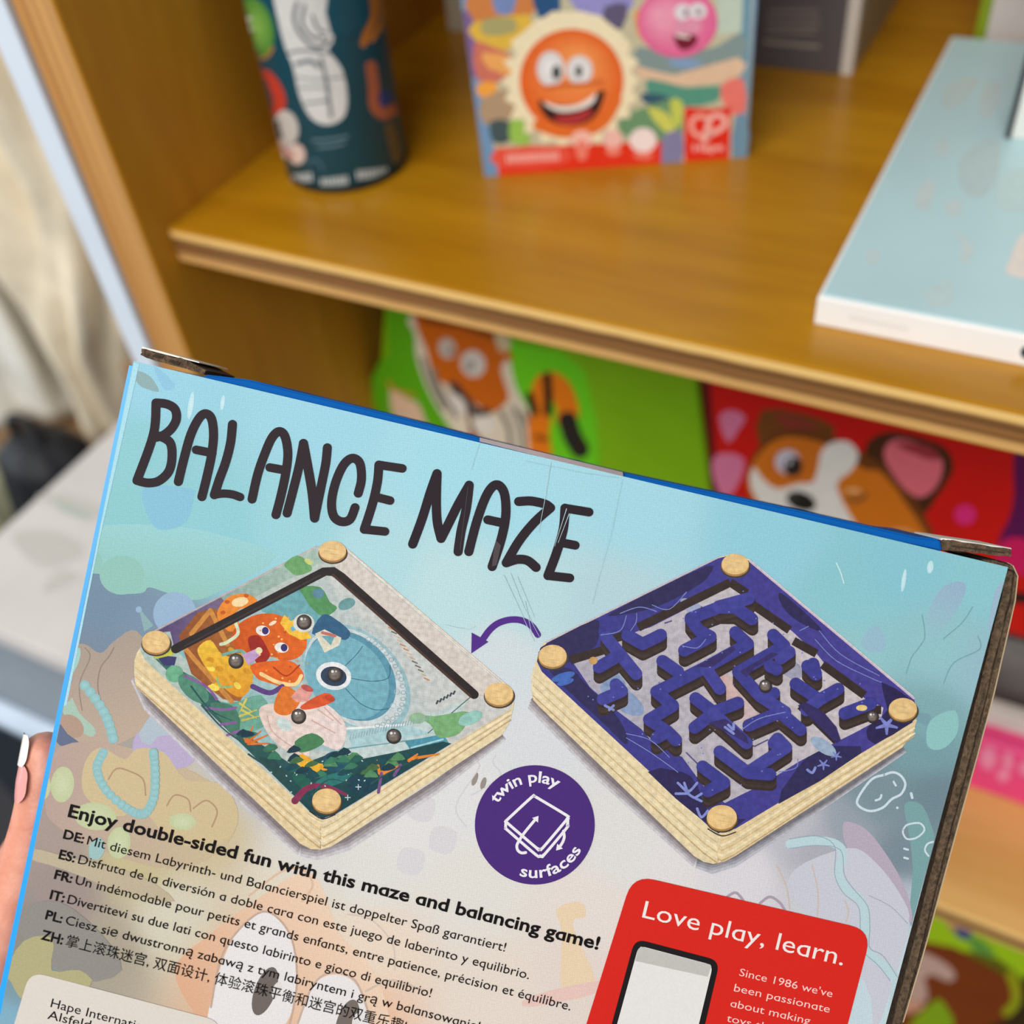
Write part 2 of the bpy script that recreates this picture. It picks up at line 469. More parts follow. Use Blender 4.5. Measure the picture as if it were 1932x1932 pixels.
# ------------------------------------------------------------------ game box held in the hand
ux = RM.T @ np.array([0.971, 0.232, -0.060]); uy = RM.T @ -np.array([-0.232, 0.970, 0.070])
fr = Frame(at_depth(966, 1300, 0.235), ux, uy)
GB = Frame(fr.hit(246, 680), ux, uy)
game = empty('game_box', GB.matrix(), 'pale blue printed game box with large black lettering, held up in front of the shelf', 'box')
blue_card = mat('blue_card', (20, 150, 236), rough=0.35, noise=0.04)
edge_card = mat('grey_brown_corrugated', (92, 74, 56), rough=0.95, noise=0.5, scale=900, bump=1.0, stretch=(1, 1, 3))
shade_card = mat('shade_dark_card', (48, 38, 28), rough=0.95, noise=0.4, scale=700)  # shade of the side gap and flutes put into the card colour
def prism(name, pts, h0, h1, m, parent, bev=0.0, surf=GB, sidemat=None):
    """outline on the face, from height h0 to h1"""
    L = [surf.loc(*p) for p in pts]
    bm = bmesh.new()
    b = [bm.verts.new((x, y, h0)) for x, y in L]; t = [bm.verts.new((x, y, h1)) for x, y in L]
    n = len(L)
    bm.faces.new(b[::-1]); bm.faces.new(t)
    for i in range(n): bm.faces.new((b[i], b[(i + 1) % n], t[(i + 1) % n], t[i]))
    bmesh.ops.recalc_face_normals(bm, faces=bm.faces[:])
    if bev: bmesh.ops.bevel(bm, geom=bm.edges[:], offset=bev, segments=3, affect='EDGES')
    return bm_obj(name, bm, m, parent)
def top_y(x): return 679.5 + (x - 246) * 0.2375
prism('carton', [(242, 681), (1893, 1076), (1555 - 12, 2371), (-59, 2133)], -0.042, 0.0, blue_card, game, bev=0.0009)

# soft printed background of the face
ANCH = [(300, 720, 160, 212, 232), (260, 860, 150, 206, 214), (600, 800, 165, 215, 232), (850, 880, 170, 220, 234), (1000, 960, 172, 220, 234), (1200, 960, 172, 218, 232),
        (1450, 1010, 155, 208, 224), (1700, 1060, 145, 202, 216), (1870, 1100, 150, 204, 214), (230, 950, 148, 204, 210), (400, 1000, 150, 206, 216),
        (560, 990, 162, 212, 222), (700, 1060, 182, 220, 228), (850, 1120, 196, 224, 228), (1000, 1110, 192, 221, 226), (940, 1260, 208, 218, 224),
        (1150, 1140, 188, 214, 222), (1600, 1130, 148, 202, 212), (1780, 1220, 146, 196, 204), (1600, 1230, 146, 198, 204), (1850, 1260, 150, 190, 204),
        (1760, 1360, 128, 172, 178), (1750, 1420, 118, 158, 166), (1650, 1500, 122, 144, 154), (1760, 1500, 112, 136, 148), (1700, 1620, 120, 138, 150),
        (1540, 1600, 172, 172, 184), (1400, 1650, 218, 214, 220), (1250, 1630, 224, 220, 220), (1180, 1600, 222, 220, 218), (1000, 1400, 216, 218, 222), (880, 1500, 222, 222, 224),
        (760, 1560, 224, 222, 222), (700, 1650, 222, 220, 216), (900, 1680, 224, 220, 214), (1120, 1720, 228, 218, 212), (1080, 1840, 226, 212, 204), (950, 1880, 228, 216, 204),
        (700, 1780, 232, 214, 196), (560, 1700, 222, 212, 190), (650, 1900, 232, 186, 156), (480, 1900, 222, 168, 134), (420, 1820, 222, 190, 160), (330, 1740, 212, 206, 186),
        (200, 1130, 112, 138, 162), (180, 1250, 116, 136, 158), (280, 1200, 118, 142, 166), (160, 1420, 168, 160, 150), (110, 1560, 166, 150, 142), (120, 1680, 158, 142, 138),
        (250, 1620, 196, 184, 142), (380, 1560, 204, 186, 148), (60, 1770, 142, 138, 132), (40, 1860, 122, 152, 164), (20, 1930, 128, 176, 200), (200, 1800, 170, 160, 142),
        (1690, 1800, 196, 214, 224), (1700, 1700, 180, 190, 204), (1640, 1900, 196, 216, 224), (1560, 1680, 206, 206, 214), (480, 1450, 190, 196, 206), (1500, 1560, 190, 190, 200),
        (1600, 1560, 150, 160, 172), (600, 1620, 218, 216, 214)]
def face_background():
    nx, ny = 150, 130
    A = np.array(ANCH, float); V = []; cols = []; fcs = []
    ac = np.array([lin((a[2] - 10, a[3] - 4, a[4] - 3) if a[1] < 1150 and a[4] > 205 else a[2:]) for a in ANCH])
    for j in range(ny + 1):
        v = j / ny
        for i in range(nx + 1):
            u = i / nx
            lx, ly = 252 - v * 1400 * 0.2068 + 4 * v, 681 + v * 1400
            rx, ry = 1902 - v * 1180 * 0.2677, 1070 + v * 1180
            px, py = lx * (1 - u) + rx * u, ly * (1 - u) + ry * u
            d = (A[:, 0] - px) ** 2 + (A[:, 1] - py) ** 2
            w = 1 / (d + 900.0) ** 2.2
            c = (ac * w[:, None]).sum(0) / w.sum()
            V.append(GB.hit(px, py, 0.00001)); cols.append((*c, 1))
            if i and j:
                k = j * (nx + 1) + i
                fcs.append((k, k - 1, k - nx - 2, k - nx - 1))
    return mesh_obj('front_print', V, fcs, M_PRINT, game, cols=cols)
front = face_background()
tag(front, 'pale blue and cream printed front')

# faint underwater drawing printed on the front
CLIP = [(1.0, 0.2045, -252 - 681 * 0.2045 - 1.5), (-1.0, -0.2677, 1902 + 1070 * 0.2677 - 1.5)]
p = Print(clip=CLIP)
G = (142, 194, 184)
p.poly([(160, 1000), (300, 990), (420, 1010), (520, 1050), (420, 1112), (370, 1132), (320, 1120), (282, 1108), (270, 1118), (235, 1120), (205, 1110), (190, 1085), (178, 1082), (150, 1075)], (152, 207, 213), 4, (142, 194, 184), (-0.2, 1))
p.ell(230, 1085, 42, 37, G); p.ell(176, 1060, 16, 22, G)
p.poly([(255, 710), (262, 700), (285, 712), (300, 738), (280, 735), (262, 726)], (140, 172, 176), 4)
p.poly([(290, 690), (330, 725), (310, 735)], (140, 196, 226), 3)
p.poly([(270, 920), (360, 922), (365, 940), (350, 985), (310, 1000), (285, 985)], (132, 192, 218), 4)
p.ell(330, 1158, 41, 41, (148, 178, 208)); p.poly([(262, 1146), (290, 1180), (272, 1192)], (136, 172, 176)); p.ell(262, 1150, 6, 6, (148, 178, 208))
# chest, shell and beads at lower left
p.poly([(140, 1225), (160, 1215), (190, 1232), (215, 1210), (258, 1190), (300, 1260), (330, 1330), (270, 1380), (200, 1410), (150, 1400), (118, 1370), (135, 1290)], (166, 152, 140), 4, (190, 168, 150), (0.3, 1))
p.poly([(133, 1235), (150, 1222), (150, 1245), (132, 1285), (125, 1320), (112, 1330), (122, 1280)], (160, 204, 196), 3)
p.poly([(112, 1325), (128, 1300), (150, 1345), (180, 1375), (170, 1390), (130, 1360)], (168, 196, 180), 3)
p.ell(135, 1370, 26, 19, (178, 150, 132), 0.7); p.ell(122, 1305, 17, 22, (180, 158, 142), 0.3)
p.poly([(98, 1390), (104, 1355), (128, 1385), (158, 1408), (130, 1415)], (96, 108, 138), 2)
p.stroke([(215, 1222), (205, 1240), (190, 1260), (185, 1300), (200, 1350)], 2.5, (146, 128, 118), 5)
p.stroke([(160, 1222), (170, 1240), (150, 1290), (155, 1340)], 2, (146, 128, 118), 5)
p.poly([(100, 1420), (190, 1400), (330, 1440), (440, 1510), (430, 1590), (330, 1640), (180, 1600), (110, 1560), (85, 1520)], (182, 158, 150), 4, (202, 184, 148), (1, 0.2))
p.poly([(300, 1330), (330, 1325), (360, 1350), (400, 1390), (330, 1400), (255, 1405)], (176, 190, 202), 3)
p.poly([(260, 1380), (268, 1400), (300, 1414), (250, 1418)], (186, 170, 206), 2); p.poly([(300, 1388), (365, 1402), (370, 1430), (340, 1450), (280, 1440)], (184, 170, 204), 3)
p.poly([(160, 1440), (190, 1410), (235, 1432), (260, 1412), (310, 1420), (350, 1470), (420, 1480), (450, 1540), (420, 1590), (330, 1590), (270, 1530), (220, 1540), (160, 1500)], (206, 186, 146), 4)
p.stroke([(205, 1470), (220, 1450), (245, 1455), (270, 1470), (275, 1500)], 3, (176, 146, 112), 5); p.stroke([(315, 1520), (330, 1500), (355, 1508), (360, 1530)], 3, (176, 146, 112), 5); p.stroke([(365, 1525), (390, 1510), (410, 1530), (400, 1560)], 3, (176, 146, 112), 5)
for (x, y, a, b) in [(118, 1480, 22, 34), (82, 1485, 14, 24), (180, 1540, 40, 26), (345, 1550, 26, 16), (225, 1590, 22, 30)]: p.ell(x, y, a, b, (192, 200, 156), 0.1, (204, 212, 176))
BD = (140, 186, 190)
for i in range(9): t = i / 8; p.ell(160 + 52 * t + 10 * math.sin(t * 3), 1293 + 100 * t, 10, 10, BD, c2=(156, 202, 206), n=16)
for q in smooth([(195, 1420), (183, 1450), (200, 1490), (240, 1525), (272, 1535), (290, 1505), (293, 1460), (290, 1420)], 4): p.ell(q[0], q[1], 9, 9, BD, c2=(156, 202, 206), n=14)
p.poly([(170, 1590), (190, 1580), (198, 1600), (188, 1620), (170, 1618)], (156, 192, 190), 3)
p.poly([(60, 1600), (140, 1620), (260, 1650), (330, 1700), (250, 1690), (120, 1640), (56, 1620)], (190, 176, 150), 3)
p.poly([(40, 1720), (110, 1700), (190, 1760), (230, 1830), (150, 1850), (50, 1780)], (144, 140, 134), 3)
p.poly([(45, 1775), (100, 1770), (98, 1830), (150, 1830), (170, 1860), (55, 1890), (20, 1850), (10, 1835)], (178, 172, 128), 3)
# big orange face behind the writing
p.poly([(380, 1932), (330, 1830), (400, 1760), (480, 1700), (560, 1650), (600, 1660), (640, 1760), (690, 1810), (730, 1900), (720, 2000), (430, 2000)], (222, 172, 138), 5, (236, 208, 184), (1, -0.5))
p.poly([(395, 1960), (400, 1880), (440, 1770), (500, 1720), (545, 1760), (560, 1850), (540, 1930), (470, 1980)], (232, 228, 228), 5)
p.stroke([(398, 1900), (420, 1800), (470, 1735), (510, 1722), (550, 1770), (560, 1860), (540, 1960)], 4, (196, 168, 150), 5)
p.poly([(560, 1960), (585, 1870), (620, 1840), (665, 1850), (690, 1900), (690, 1980), (600, 2000)], (232, 228, 228), 5); p.stroke([(562, 1930), (590, 1860), (625, 1835), (670, 1850), (695, 1910)], 4, (200, 174, 158), 5)
p.ell(500, 1870, 20, 48, (110, 100, 96), 0.35); p.ell(522, 1868, 8, 16, (226, 222, 220), 0.35); p.ell(655, 1930, 20, 46, (116, 106, 100), 0.3); p.ell(672, 1925, 7, 14, (226, 222, 220), 0.3)
p.stroke([(470, 1690), (530, 1645), (570, 1640), (590, 1670), (570, 1700)], 4, (218, 186, 160), 5); p.stroke([(655, 1725), (700, 1735), (740, 1780), (745, 1830)], 3, (216, 196, 184), 5)
p.stroke([(690, 1870), (740, 1850), (800, 1870)], 4, (210, 190, 176), 5)
p.stroke([(380, 1925), (450, 1945), (530, 1945)], 4, (190, 140, 108), 4)
# faint drawing in the middle and on the right
for x in (1040,): p.poly([(1050, 1715), (1095, 1702), (1105, 1730), (1080, 1745), (1125, 1860), (1062, 1880), (1060, 1760)], (232, 208, 176), 3)
p.poly([(1000, 1880), (1130, 1850), (1140, 1870), (1000, 1900)], (230, 196, 188), 3)
p.ell(896, 1470, 5, 13, (150, 140, 132), 0.35); p.ell(912, 1478, 5, 12, (150, 140, 132), 0.3)
p.stroke([(935, 1425), (930, 1440), (945, 1460), (925, 1480), (890, 1500)], 2, (206, 206, 208), 5); p.stroke([(880, 1440), (905, 1445), (860, 1520), (880, 1560)], 2, (208, 208, 210), 5)
for (x, y) in [(780, 1500), (820, 1560), (760, 1600)]: p.poly([(x, y), (x + 40, y + 10), (x + 30, y + 50), (x - 10, y + 40)], (216, 212, 216), 3)
p.poly([(1748, 1165), (1775, 1112), (1810, 1097), (1822, 1112), (1800, 1160), (1760, 1210), (1745, 1200)], (152, 180, 206), 4, (148, 196, 206), (-0.4, 1))
p.poly([(1625, 1210), (1650, 1180), (1665, 1190), (1670, 1225), (1640, 1230)], (150, 188, 208), 4)
p.poly([(1865, 1180), (1880, 1110), (1897, 1105), (1875, 1190)], (160, 184, 208), 3)
LN = (118, 166, 170)
p.stroke([(1740, 1160), (1745, 1200), (1735, 1220), (1720, 1240), (1710, 1270)], 2, LN, 5); p.stroke([(1835, 1145), (1815, 1175), (1780, 1205)], 2, LN, 5); p.stroke([(1845, 1200), (1848, 1225), (1800, 1250), (1780, 1290)], 2, LN, 5)
p.poly([(1725, 1340), (1735, 1345), (1755, 1350), (1758, 1380), (1750, 1405), (1770, 1400), (1795, 1390), (1800, 1400), (1780, 1415), (1755, 1415), (1745, 1400), (1748, 1370), (1722, 1360)], (120, 160, 172), 3)
p.poly([(1755, 1360), (1800, 1340), (1808, 1375), (1790, 1405), (1765, 1415), (1748, 1402)], (142, 196, 196), 4)
p.poly([(1706, 1525), (1716, 1512), (1740, 1520), (1758, 1560), (1762, 1590), (1745, 1660), (1722, 1745), (1716, 1720), (1722, 1640), (1716, 1580)], (122, 164, 166), 4)
p.poly([(1590, 1560), (1600, 1550), (1640, 1570), (1690, 1640), (1716, 1700), (1720, 1740), (1700, 1720), (1650, 1630), (1600, 1600)], (182, 170, 188), 4)
p.poly([(1500, 1640), (1600, 1600), (1650, 1625), (1700, 1690), (1715, 1745), (1680, 1870), (1650, 1940), (1630, 1850), (1500, 1700)], (200, 202, 214), 4)
p.stroke([(1490, 1592), (1540, 1586), (1575, 1592), (1590, 1610), (1582, 1650), (1600, 1680), (1625, 1700), (1632, 1750), (1630, 1790), (1660, 1815), (1690, 1850), (1685, 1900), (1680, 1960)], 17, (186, 212, 218), 6)
for dx in (-9, 9): p.stroke([(1490, 1592 + dx), (1540, 1586 + dx), (1580 + dx * .6, 1600 + dx * .4), (1584 + dx, 1650), (1600 + dx, 1680 - dx * .5), (1628 + dx, 1710), (1632 + dx, 1750), (1632 + dx, 1788), (1662 + dx * .5, 1813 - dx), (1688 + dx, 1850)], 1.6, (150, 170, 184), 6)
for (a, b) in [((1465, 1632), (1490, 1716)), ((1532, 1632), (1542, 1730)), ((1594, 1700), (1596, 1740))]: p.stroke([a, ((a[0] + b[0]) / 2 + 6, (a[1] + b[1]) / 2), b], 2.5, (206, 188, 176), 4)
p.stroke([(1372, 1692), (1388, 1684), (1402, 1698)], 5, (170, 156, 170), 5); p.stroke([(1434, 1704), (1452, 1692), (1470, 1702), (1480, 1716)], 5, (170, 156, 170), 5)
p.stroke([(1640, 1690), (1680, 1710), (1712, 1742)], 1.6, (166, 176, 188), 4)
WL = (206, 222, 232)
p.stroke([(1668, 1462), (1645, 1470), (1622, 1500), (1618, 1518), (1640, 1530), (1665, 1524), (1682, 1508), (1700, 1498), (1708, 1480), (1700, 1464), (1685, 1457), (1668, 1462)], 4.5, WL, 5)
p.stroke([(1652, 1510), (1660, 1507), (1663, 1500)], 4, WL, 4); p.stroke([(1686, 1475), (1690, 1482)], 4, WL); p.stroke([(1719, 1497), (1721, 1505)], 5, WL); p.ell(1693, 1524, 2.5, 2.5, WL)
p.stroke([(1704, 1565), (1712, 1556), (1735, 1553), (1744, 1566), (1730, 1580), (1712, 1583), (1704, 1573), (1704, 1565)], 3.5, WL, 5)
p.stroke([(1762, 1588), (1750, 1592), (1745, 1604), (1752, 1615)], 3.5, WL, 5); p.stroke([(1706, 1601), (1713, 1603)], 4, WL); p.stroke([(1706, 1618), (1713, 1620)], 4, WL)
# scuffs and white wear
for (x, y, a, b) in [(360, 765, 5, 26), (420, 760, 4, 14), (1705, 1095, 4, 22), (1755, 1070, 6, 12)]: p.ell(x, y, a, b, (186, 226, 236), 0.15, (206, 234, 240))
p.stroke([(1578, 1062), (1586, 1080), (1592, 1100)], 1.6, (220, 240, 244))
p.poly([(252, 684), (263, 687), (190, 1010), (126, 1330), (112, 1336)], (170, 222, 238), 0)  # pale highlight along the left fold, painted into the print
p.build('underwater_drawing', GB, game, 0.00002, 0.000004, M_PRINT)

# title, brush lettering
p = Print(180, 640, 3.331)
K = (50, 40, 46)
for w, st in [(56, [(382, 400), (365, 600), (262, 888)]), (56, [(382, 400), (450, 408), (500, 440), (510, 500), (480, 560), (425, 605), (372, 618)]),
              (56, [(405, 608), (470, 650), (482, 740), (462, 830), (400, 890), (330, 903), (262, 888)]),
              (56, [(522, 895), (560, 740), (600, 600), (650, 500), (692, 468), (730, 500), (743, 600), (730, 730), (700, 870), (670, 990)]), (54, [(634, 695), (735, 715)]),
              (56, [(862, 535), (850, 650), (820, 770), (780, 880), (748, 978)]), (52, [(748, 978), (800, 970), (860, 975), (910, 992)]),
              (56, [(985, 1005), (1020, 850), (1065, 720), (1110, 620), (1155, 580), (1192, 612), (1210, 720), (1195, 850), (1165, 990), (1135, 1103)]), (54, [(1096, 806), (1200, 825)]),
              (56, [(1205, 1093), (1240, 960), (1280, 800), (1308, 655)]), (58, [(1308, 655), (1335, 800), (1362, 960), (1378, 1124)]), (56, [(1378, 1124), (1420, 920), (1448, 780), (1458, 682)]),
              (56, [(1652, 968), (1672, 880), (1662, 780), (1615, 748), (1560, 790), (1510, 900), (1485, 1020), (1497, 1110), (1545, 1146), (1600, 1132), (1632, 1058)]),
              (56, [(1782, 790), (1772, 900), (1740, 1040), (1690, 1195)]), (54, [(1782, 790), (1929, 812)]), (54, [(1758, 990), (1852, 1014)]), (54, [(1690, 1195), (1820, 1208)])]:
    p.stroke(st, w, K, 6)
p.zoom(700, 780, 3.116)
for w, st in [(54, [(245, 768), (300, 620), (350, 460), (388, 354)]), (54, [(388, 354), (384, 520), (390, 640), (412, 735)]), (54, [(412, 735), (450, 660), (510, 540), (577, 422)]),
              (54, [(577, 422), (560, 560), (530, 690), (512, 812)]), (54, [(575, 812), (620, 640), (670, 500), (715, 430), (755, 425), (786, 480), (792, 600), (765, 740), (712, 900)]),
              (52, [(686, 625), (780, 645)]), (54, [(868, 518), (940, 515), (1020, 532), (1055, 555)]), (54, [(1055, 555), (960, 640), (870, 750), (795, 878)]),
              (54, [(795, 878), (860, 858), (920, 865), (970, 905)]), (54, [(1140, 557), (1130, 680), (1090, 820), (1040, 953)]), (52, [(1140, 557), (1281, 580)]), (52, [(1122, 760), (1200, 775)]), (52, [(1040, 953), (1168, 967)])]:
    p.stroke(st, w, (44, 34, 42), 6)
tag(p.build('title_lettering', GB, game, 0.00016, 0.0000015), 'large black hand-drawn capitals')

# ------------------------------------------------------------------ pictures of the two boards
WOOD, WOOD_D, WOOD_L = (234, 216, 176), (190, 152, 92), (240, 220, 174)
def board_base(p, sil, top, grain, shade):
    for k, g in enumerate(shade):                                # printed cast shadow, soft in steps
        p.stroke(g[0], g[1], g[2], 3)
    p.poly(sil, WOOD, 4)
def knob(p, x, y, rx, ry):
    p.ell(x + 2, y + 12, rx + 6, ry + 4, (70, 62, 56)); p.ell(x, y + 7, rx + 1, ry + 2, (176, 132, 76)); p.ell(x, y, rx, ry, (232, 194, 134), c2=(240, 208, 150))
    p.stroke([(x - rx * .4, y - ry * .3), (x + rx * .3, y - ry * .1)], 4, (226, 186, 124)); p.stroke([(x - rx * .2, y + ry * .3), (x + rx * .5, y + ry * .4)], 4, (226, 186, 124))
def ball(p, x, y, r):
    p.ell(x + 2, y + 4, r + 3, r + 3, (50, 44, 44)); p.ell(x, y, r, r, (50, 44, 44), c2=(150, 140, 134), off=(-.1, .1))
    p.ell(x - r * .3, y - r * .35, r * .2, r * .2, (236, 232, 228)); p.ell(x + r * .2, y - r * .35, r * .14, r * .14, (206, 200, 196)); p.ell(x, y + r * .45, r * .6, r * .3, (120, 106, 98))
p = Print(230, 1000, 2.509)
for i in range(4):
    c = (206 - i * 24, 202 - i * 26, 208 - i * 27)
    p.stroke([(70, 640 + 60 - i * 8), (130, 830 - i * 8), (480, 1180 - i * 8), (850, 1515 - i * 6)], 60 - i * 13, c, cap=False)
    p.stroke([(850, 1515 - i * 6), (920, 1532 - i * 8), (1060, 1490 - i * 8), (1480, 1220 - i * 8), (1800, 968)], 56 - i * 13, c, cap=False)
p.poly([(60, 620), (72, 580), (100, 540), (900, 90), (1000, 50), (1060, 90), (1850, 770), (1856, 820), (1846, 870), (1825, 930), (1796, 972), (1030, 1474), (990, 1498), (940, 1512), (895, 1510), (845, 1484), (90, 762), (66, 730), (60, 690)], WOOD, 0)
p.poly([(60, 620), (85, 590), (900, 1350), (950, 1376), (940, 1512), (895, 1510), (845, 1484), (90, 762), (66, 730), (60, 690)], (230, 208, 164), 0)
for k, dy in enumerate((40, 62, 84, 104, 126)):
    p.stroke([(66, 610 + dy), (300, 815 + dy), (880, 1335 + dy * .98), (940, 1362 + dy), (1010, 1340 + dy), (1400, 1090 + dy * .8), (1840, 830 + dy * .55)], (5, 9, 6, 9, 6)[k], ((214, 190, 146), (242, 226, 190), (208, 182, 136), (242, 226, 190), (198, 168, 122))[k], 2)
TOPF = [(86, 565), (98, 530), (140, 490), (920, 80), (1000, 52), (1062, 88), (1845, 755), (1858, 800), (1835, 850), (1010, 1350), (950, 1372), (890, 1335), (110, 615)]
p.poly(TOPF, (206, 204, 202), 0, (176, 196, 190), (-1, -0.2))
p.stroke([(140, 485), (920, 78)], 5, (206, 176, 176)); p.stroke([(1062, 88), (1845, 755)], 7, (236, 218, 200)); p.stroke([(1070, 100), (1840, 765)], 3, (240, 236, 230))
p.poly([(150, 486), (470, 318), (560, 330), (420, 440), (250, 560), (230, 480)], (86, 66, 116), 0, (128, 112, 140), (1, 0))
p.poly([(470, 318), (920, 85), (950, 150), (700, 280), (520, 380)], (146, 172, 164), 0, (172, 196, 184), (1, 0))
p.poly([(770, 160), (830, 120), (880, 150), (900, 190), (830, 215), (790, 190)], (112, 168, 110), 3); p.ell(885, 150, 22, 12, (206, 210, 130), 0.5)
p.poly([(1000, 160), (1070, 110), (1840, 770), (1690, 790)], (218, 208, 200), 0)
# inside of the tray
p.poly([(250, 560), (960, 205), (1000, 215), (1640, 790), (1400, 930), (1060, 1060), (640, 1000), (520, 830)], (140, 188, 192), 0, (206, 206, 204), (1, -0.6))
p.poly([(640, 360), (860, 250), (960, 400), (930, 470), (800, 430)], (112, 172, 180), 3)
p.poly([(980, 240), (1040, 240), (1620, 770), (1500, 860), (1400, 700), (1300, 520), (1080, 380)], (202, 206, 204), 3)
p.poly([(840, 270), (940, 270), (985, 340), (1020, 370), (960, 410), (900, 370), (860, 310)], (88, 150, 96), 3); p.ell(930, 300, 28, 24, (96, 140, 160)); p.ell(1065, 350, 42, 26, (110, 158, 160), -0.4)
p.poly([(400, 800), (520, 820), (660, 780), (700, 900), (560, 960)], (110, 168, 150), 3)
# stone door
p.ell(1110, 700, 300, 205, (152, 190, 198), 0.78, n=44); p.ell(1105, 700, 276, 196, (206, 216, 218), 0.78, n=44); p.ell(1085, 690, 240, 184, (92, 150, 172), 0.78, n=44); p.ell(1065, 695, 225, 172, (120, 178, 194), 0.78, n=44)
for s in ([(1060, 640), (1110, 590), (1140, 550)], [(1080, 700), (1180, 715), (1260, 700), (1270, 640)], [(1060, 750), (1130, 820), (1200, 850), (1260, 845)]): p.stroke(s, 4, (66, 112, 132), 5)
for i in range(9):
    t = -1.5 + i * 0.28; p.ring(1105 + 258 * math.cos(t) * .78 - 0, 690 + 250 * math.sin(t) + 30, 12, 12, 3, (170, 190, 200))
p.ell(1003, 690, 84, 66, (232, 234, 236), 0.2); p.ell(1003, 692, 62, 46, (48, 66, 92), 0.2)
# steps and floor
p.poly([(1050, 1050), (1060, 930), (1280, 930), (1480, 860), (1640, 800), (1540, 980), (1300, 1060), (1100, 1100)], (196, 212, 212), 0)
p.poly([(1060, 940), (1340, 925), (1480, 960), (1090, 1030)], (172, 206, 212), 0); p.stroke([(1060, 940), (1340, 920)], 10, (236, 240, 240)); p.stroke([(1060, 1035), (1440, 985)], 6, (110, 164, 176))
p.poly([(1340, 1000), (1520, 965), (1550, 1010), (1380, 1060)], (80, 150, 172), 0); p.stroke([(1370, 1030), (1520, 990)], 8, (170, 214, 222)); p.stroke([(1450, 960), (1650, 790)], 5, (96, 110, 110))
p.poly([(1380, 870), (1480, 880), (1640, 860), (1600, 960), (1500, 980), (1460, 920)], (124, 176, 120), 4); p.ell(1400, 890, 40, 26, (150, 190, 150)); p.ell(1650, 890, 60, 30, (150, 200, 190), -0.4)
p.poly([(900, 490), (950, 400), (1010, 420), (1080, 480), (1060, 520), (990, 500)], (52, 98, 134), 3); p.poly([(915, 490), (960, 470), (1040, 510), (1030, 545), (960, 580)], (226, 220, 200), 0); p.poly([(945, 500), (1010, 500), (990, 545)], (112, 168, 180), 0); p.stroke([(950, 485), (1010, 500)], 14, (198, 116, 110))
# chest, gold and the many-armed creature
p.poly([(270, 500), (360, 390), (440, 370), (520, 430), (560, 560), (600, 740), (560, 810), (480, 800), (330, 680)], (148, 84, 44), 0, (172, 104, 52), (1, 0))
for s in ([(330, 490), (420, 380)], [(420, 380), (500, 540)], [(300, 560), (520, 810)]): p.stroke(s, 22, (206, 140, 66))
p.poly([(360, 560), (420, 520), (480, 590), (600, 620), (620, 720), (570, 790), (500, 760), (420, 680), (380, 620)], (240, 196, 62), 4, (226, 150, 40), (0, 1))
for i in range(16): p.ell(400 + random.random() * 200, 570 + random.random() * 180, 20, 13, random.choice([(250, 220, 90), (236, 182, 50), (214, 150, 40)]), random.random())
p.poly([(455, 380), (500, 320), (580, 300), (640, 330), (620, 380), (570, 370), (540, 400), (560, 460), (510, 480), (460, 430)], (236, 140, 52), 4); p.ell(560, 340, 40, 22, (250, 222, 170), -0.2)
for q in [(480, 390), (500, 340), (590, 310)]: p.ell(q[0], q[1], 12, 9, (200, 90, 30))
p.poly([(560, 440), (640, 400), (740, 400), (850, 470), (876, 540), (840, 600), (760, 620), (720, 600), (620, 600), (540, 560), (520, 500)], (232, 108, 36), 4, (206, 86, 24), (-1, .4))
p.poly([(600, 510), (650, 500), (690, 560), (700, 600), (650, 640), (610, 570)], (160, 40, 34), 4)
p.poly([(610, 640), (700, 620), (800, 620), (850, 660), (860, 700), (820, 740), (760, 740), (690, 720), (640, 700)], (230, 104, 34), 4); p.stroke([(660, 680), (740, 720), (820, 730), (850, 690)], 18, (248, 214, 150), 5); p.stroke([(720, 650), (780, 690), (840, 640)], 7, (176, 60, 24), 5)
p.stroke([(540, 440), (550, 490), (500, 530), (470, 540)], 16, (214, 222, 190), 5); p.stroke([(480, 590), (560, 570), (600, 600)], 14, (120, 176, 160), 5); p.poly([(570, 590), (640, 560), (660, 590), (600, 640)], (196, 160, 206), 0); p.ell(650, 570, 16, 16, (236, 226, 180))
for (x, y) in [(668, 476), (757, 556)]: p.ell(x, y, 33, 24, (240, 236, 232), 0.2); p.ell(x + 12, y, 16, 18, (60, 50, 110))
p.ell(715, 440, 20, 8, (250, 226, 200), -0.5); p.poly([(750, 440), (770, 400), (800, 430), (850, 410), (880, 480), (900, 510), (850, 520), (790, 490)], (246, 196, 66), 0); p.ell(812, 466, 12, 12, (120, 180, 210))
p.ell(862, 440, 50, 44, (222, 222, 214)); p.stroke([(620, 740), (700, 770), (760, 740)], 24, (96, 66, 130), 5)
p.ell(520, 690, 0.1, 0.1, (0, 0, 0)); p.stroke([(450, 700), (470, 740), (520, 740)], 10, (150, 190, 130), 5)
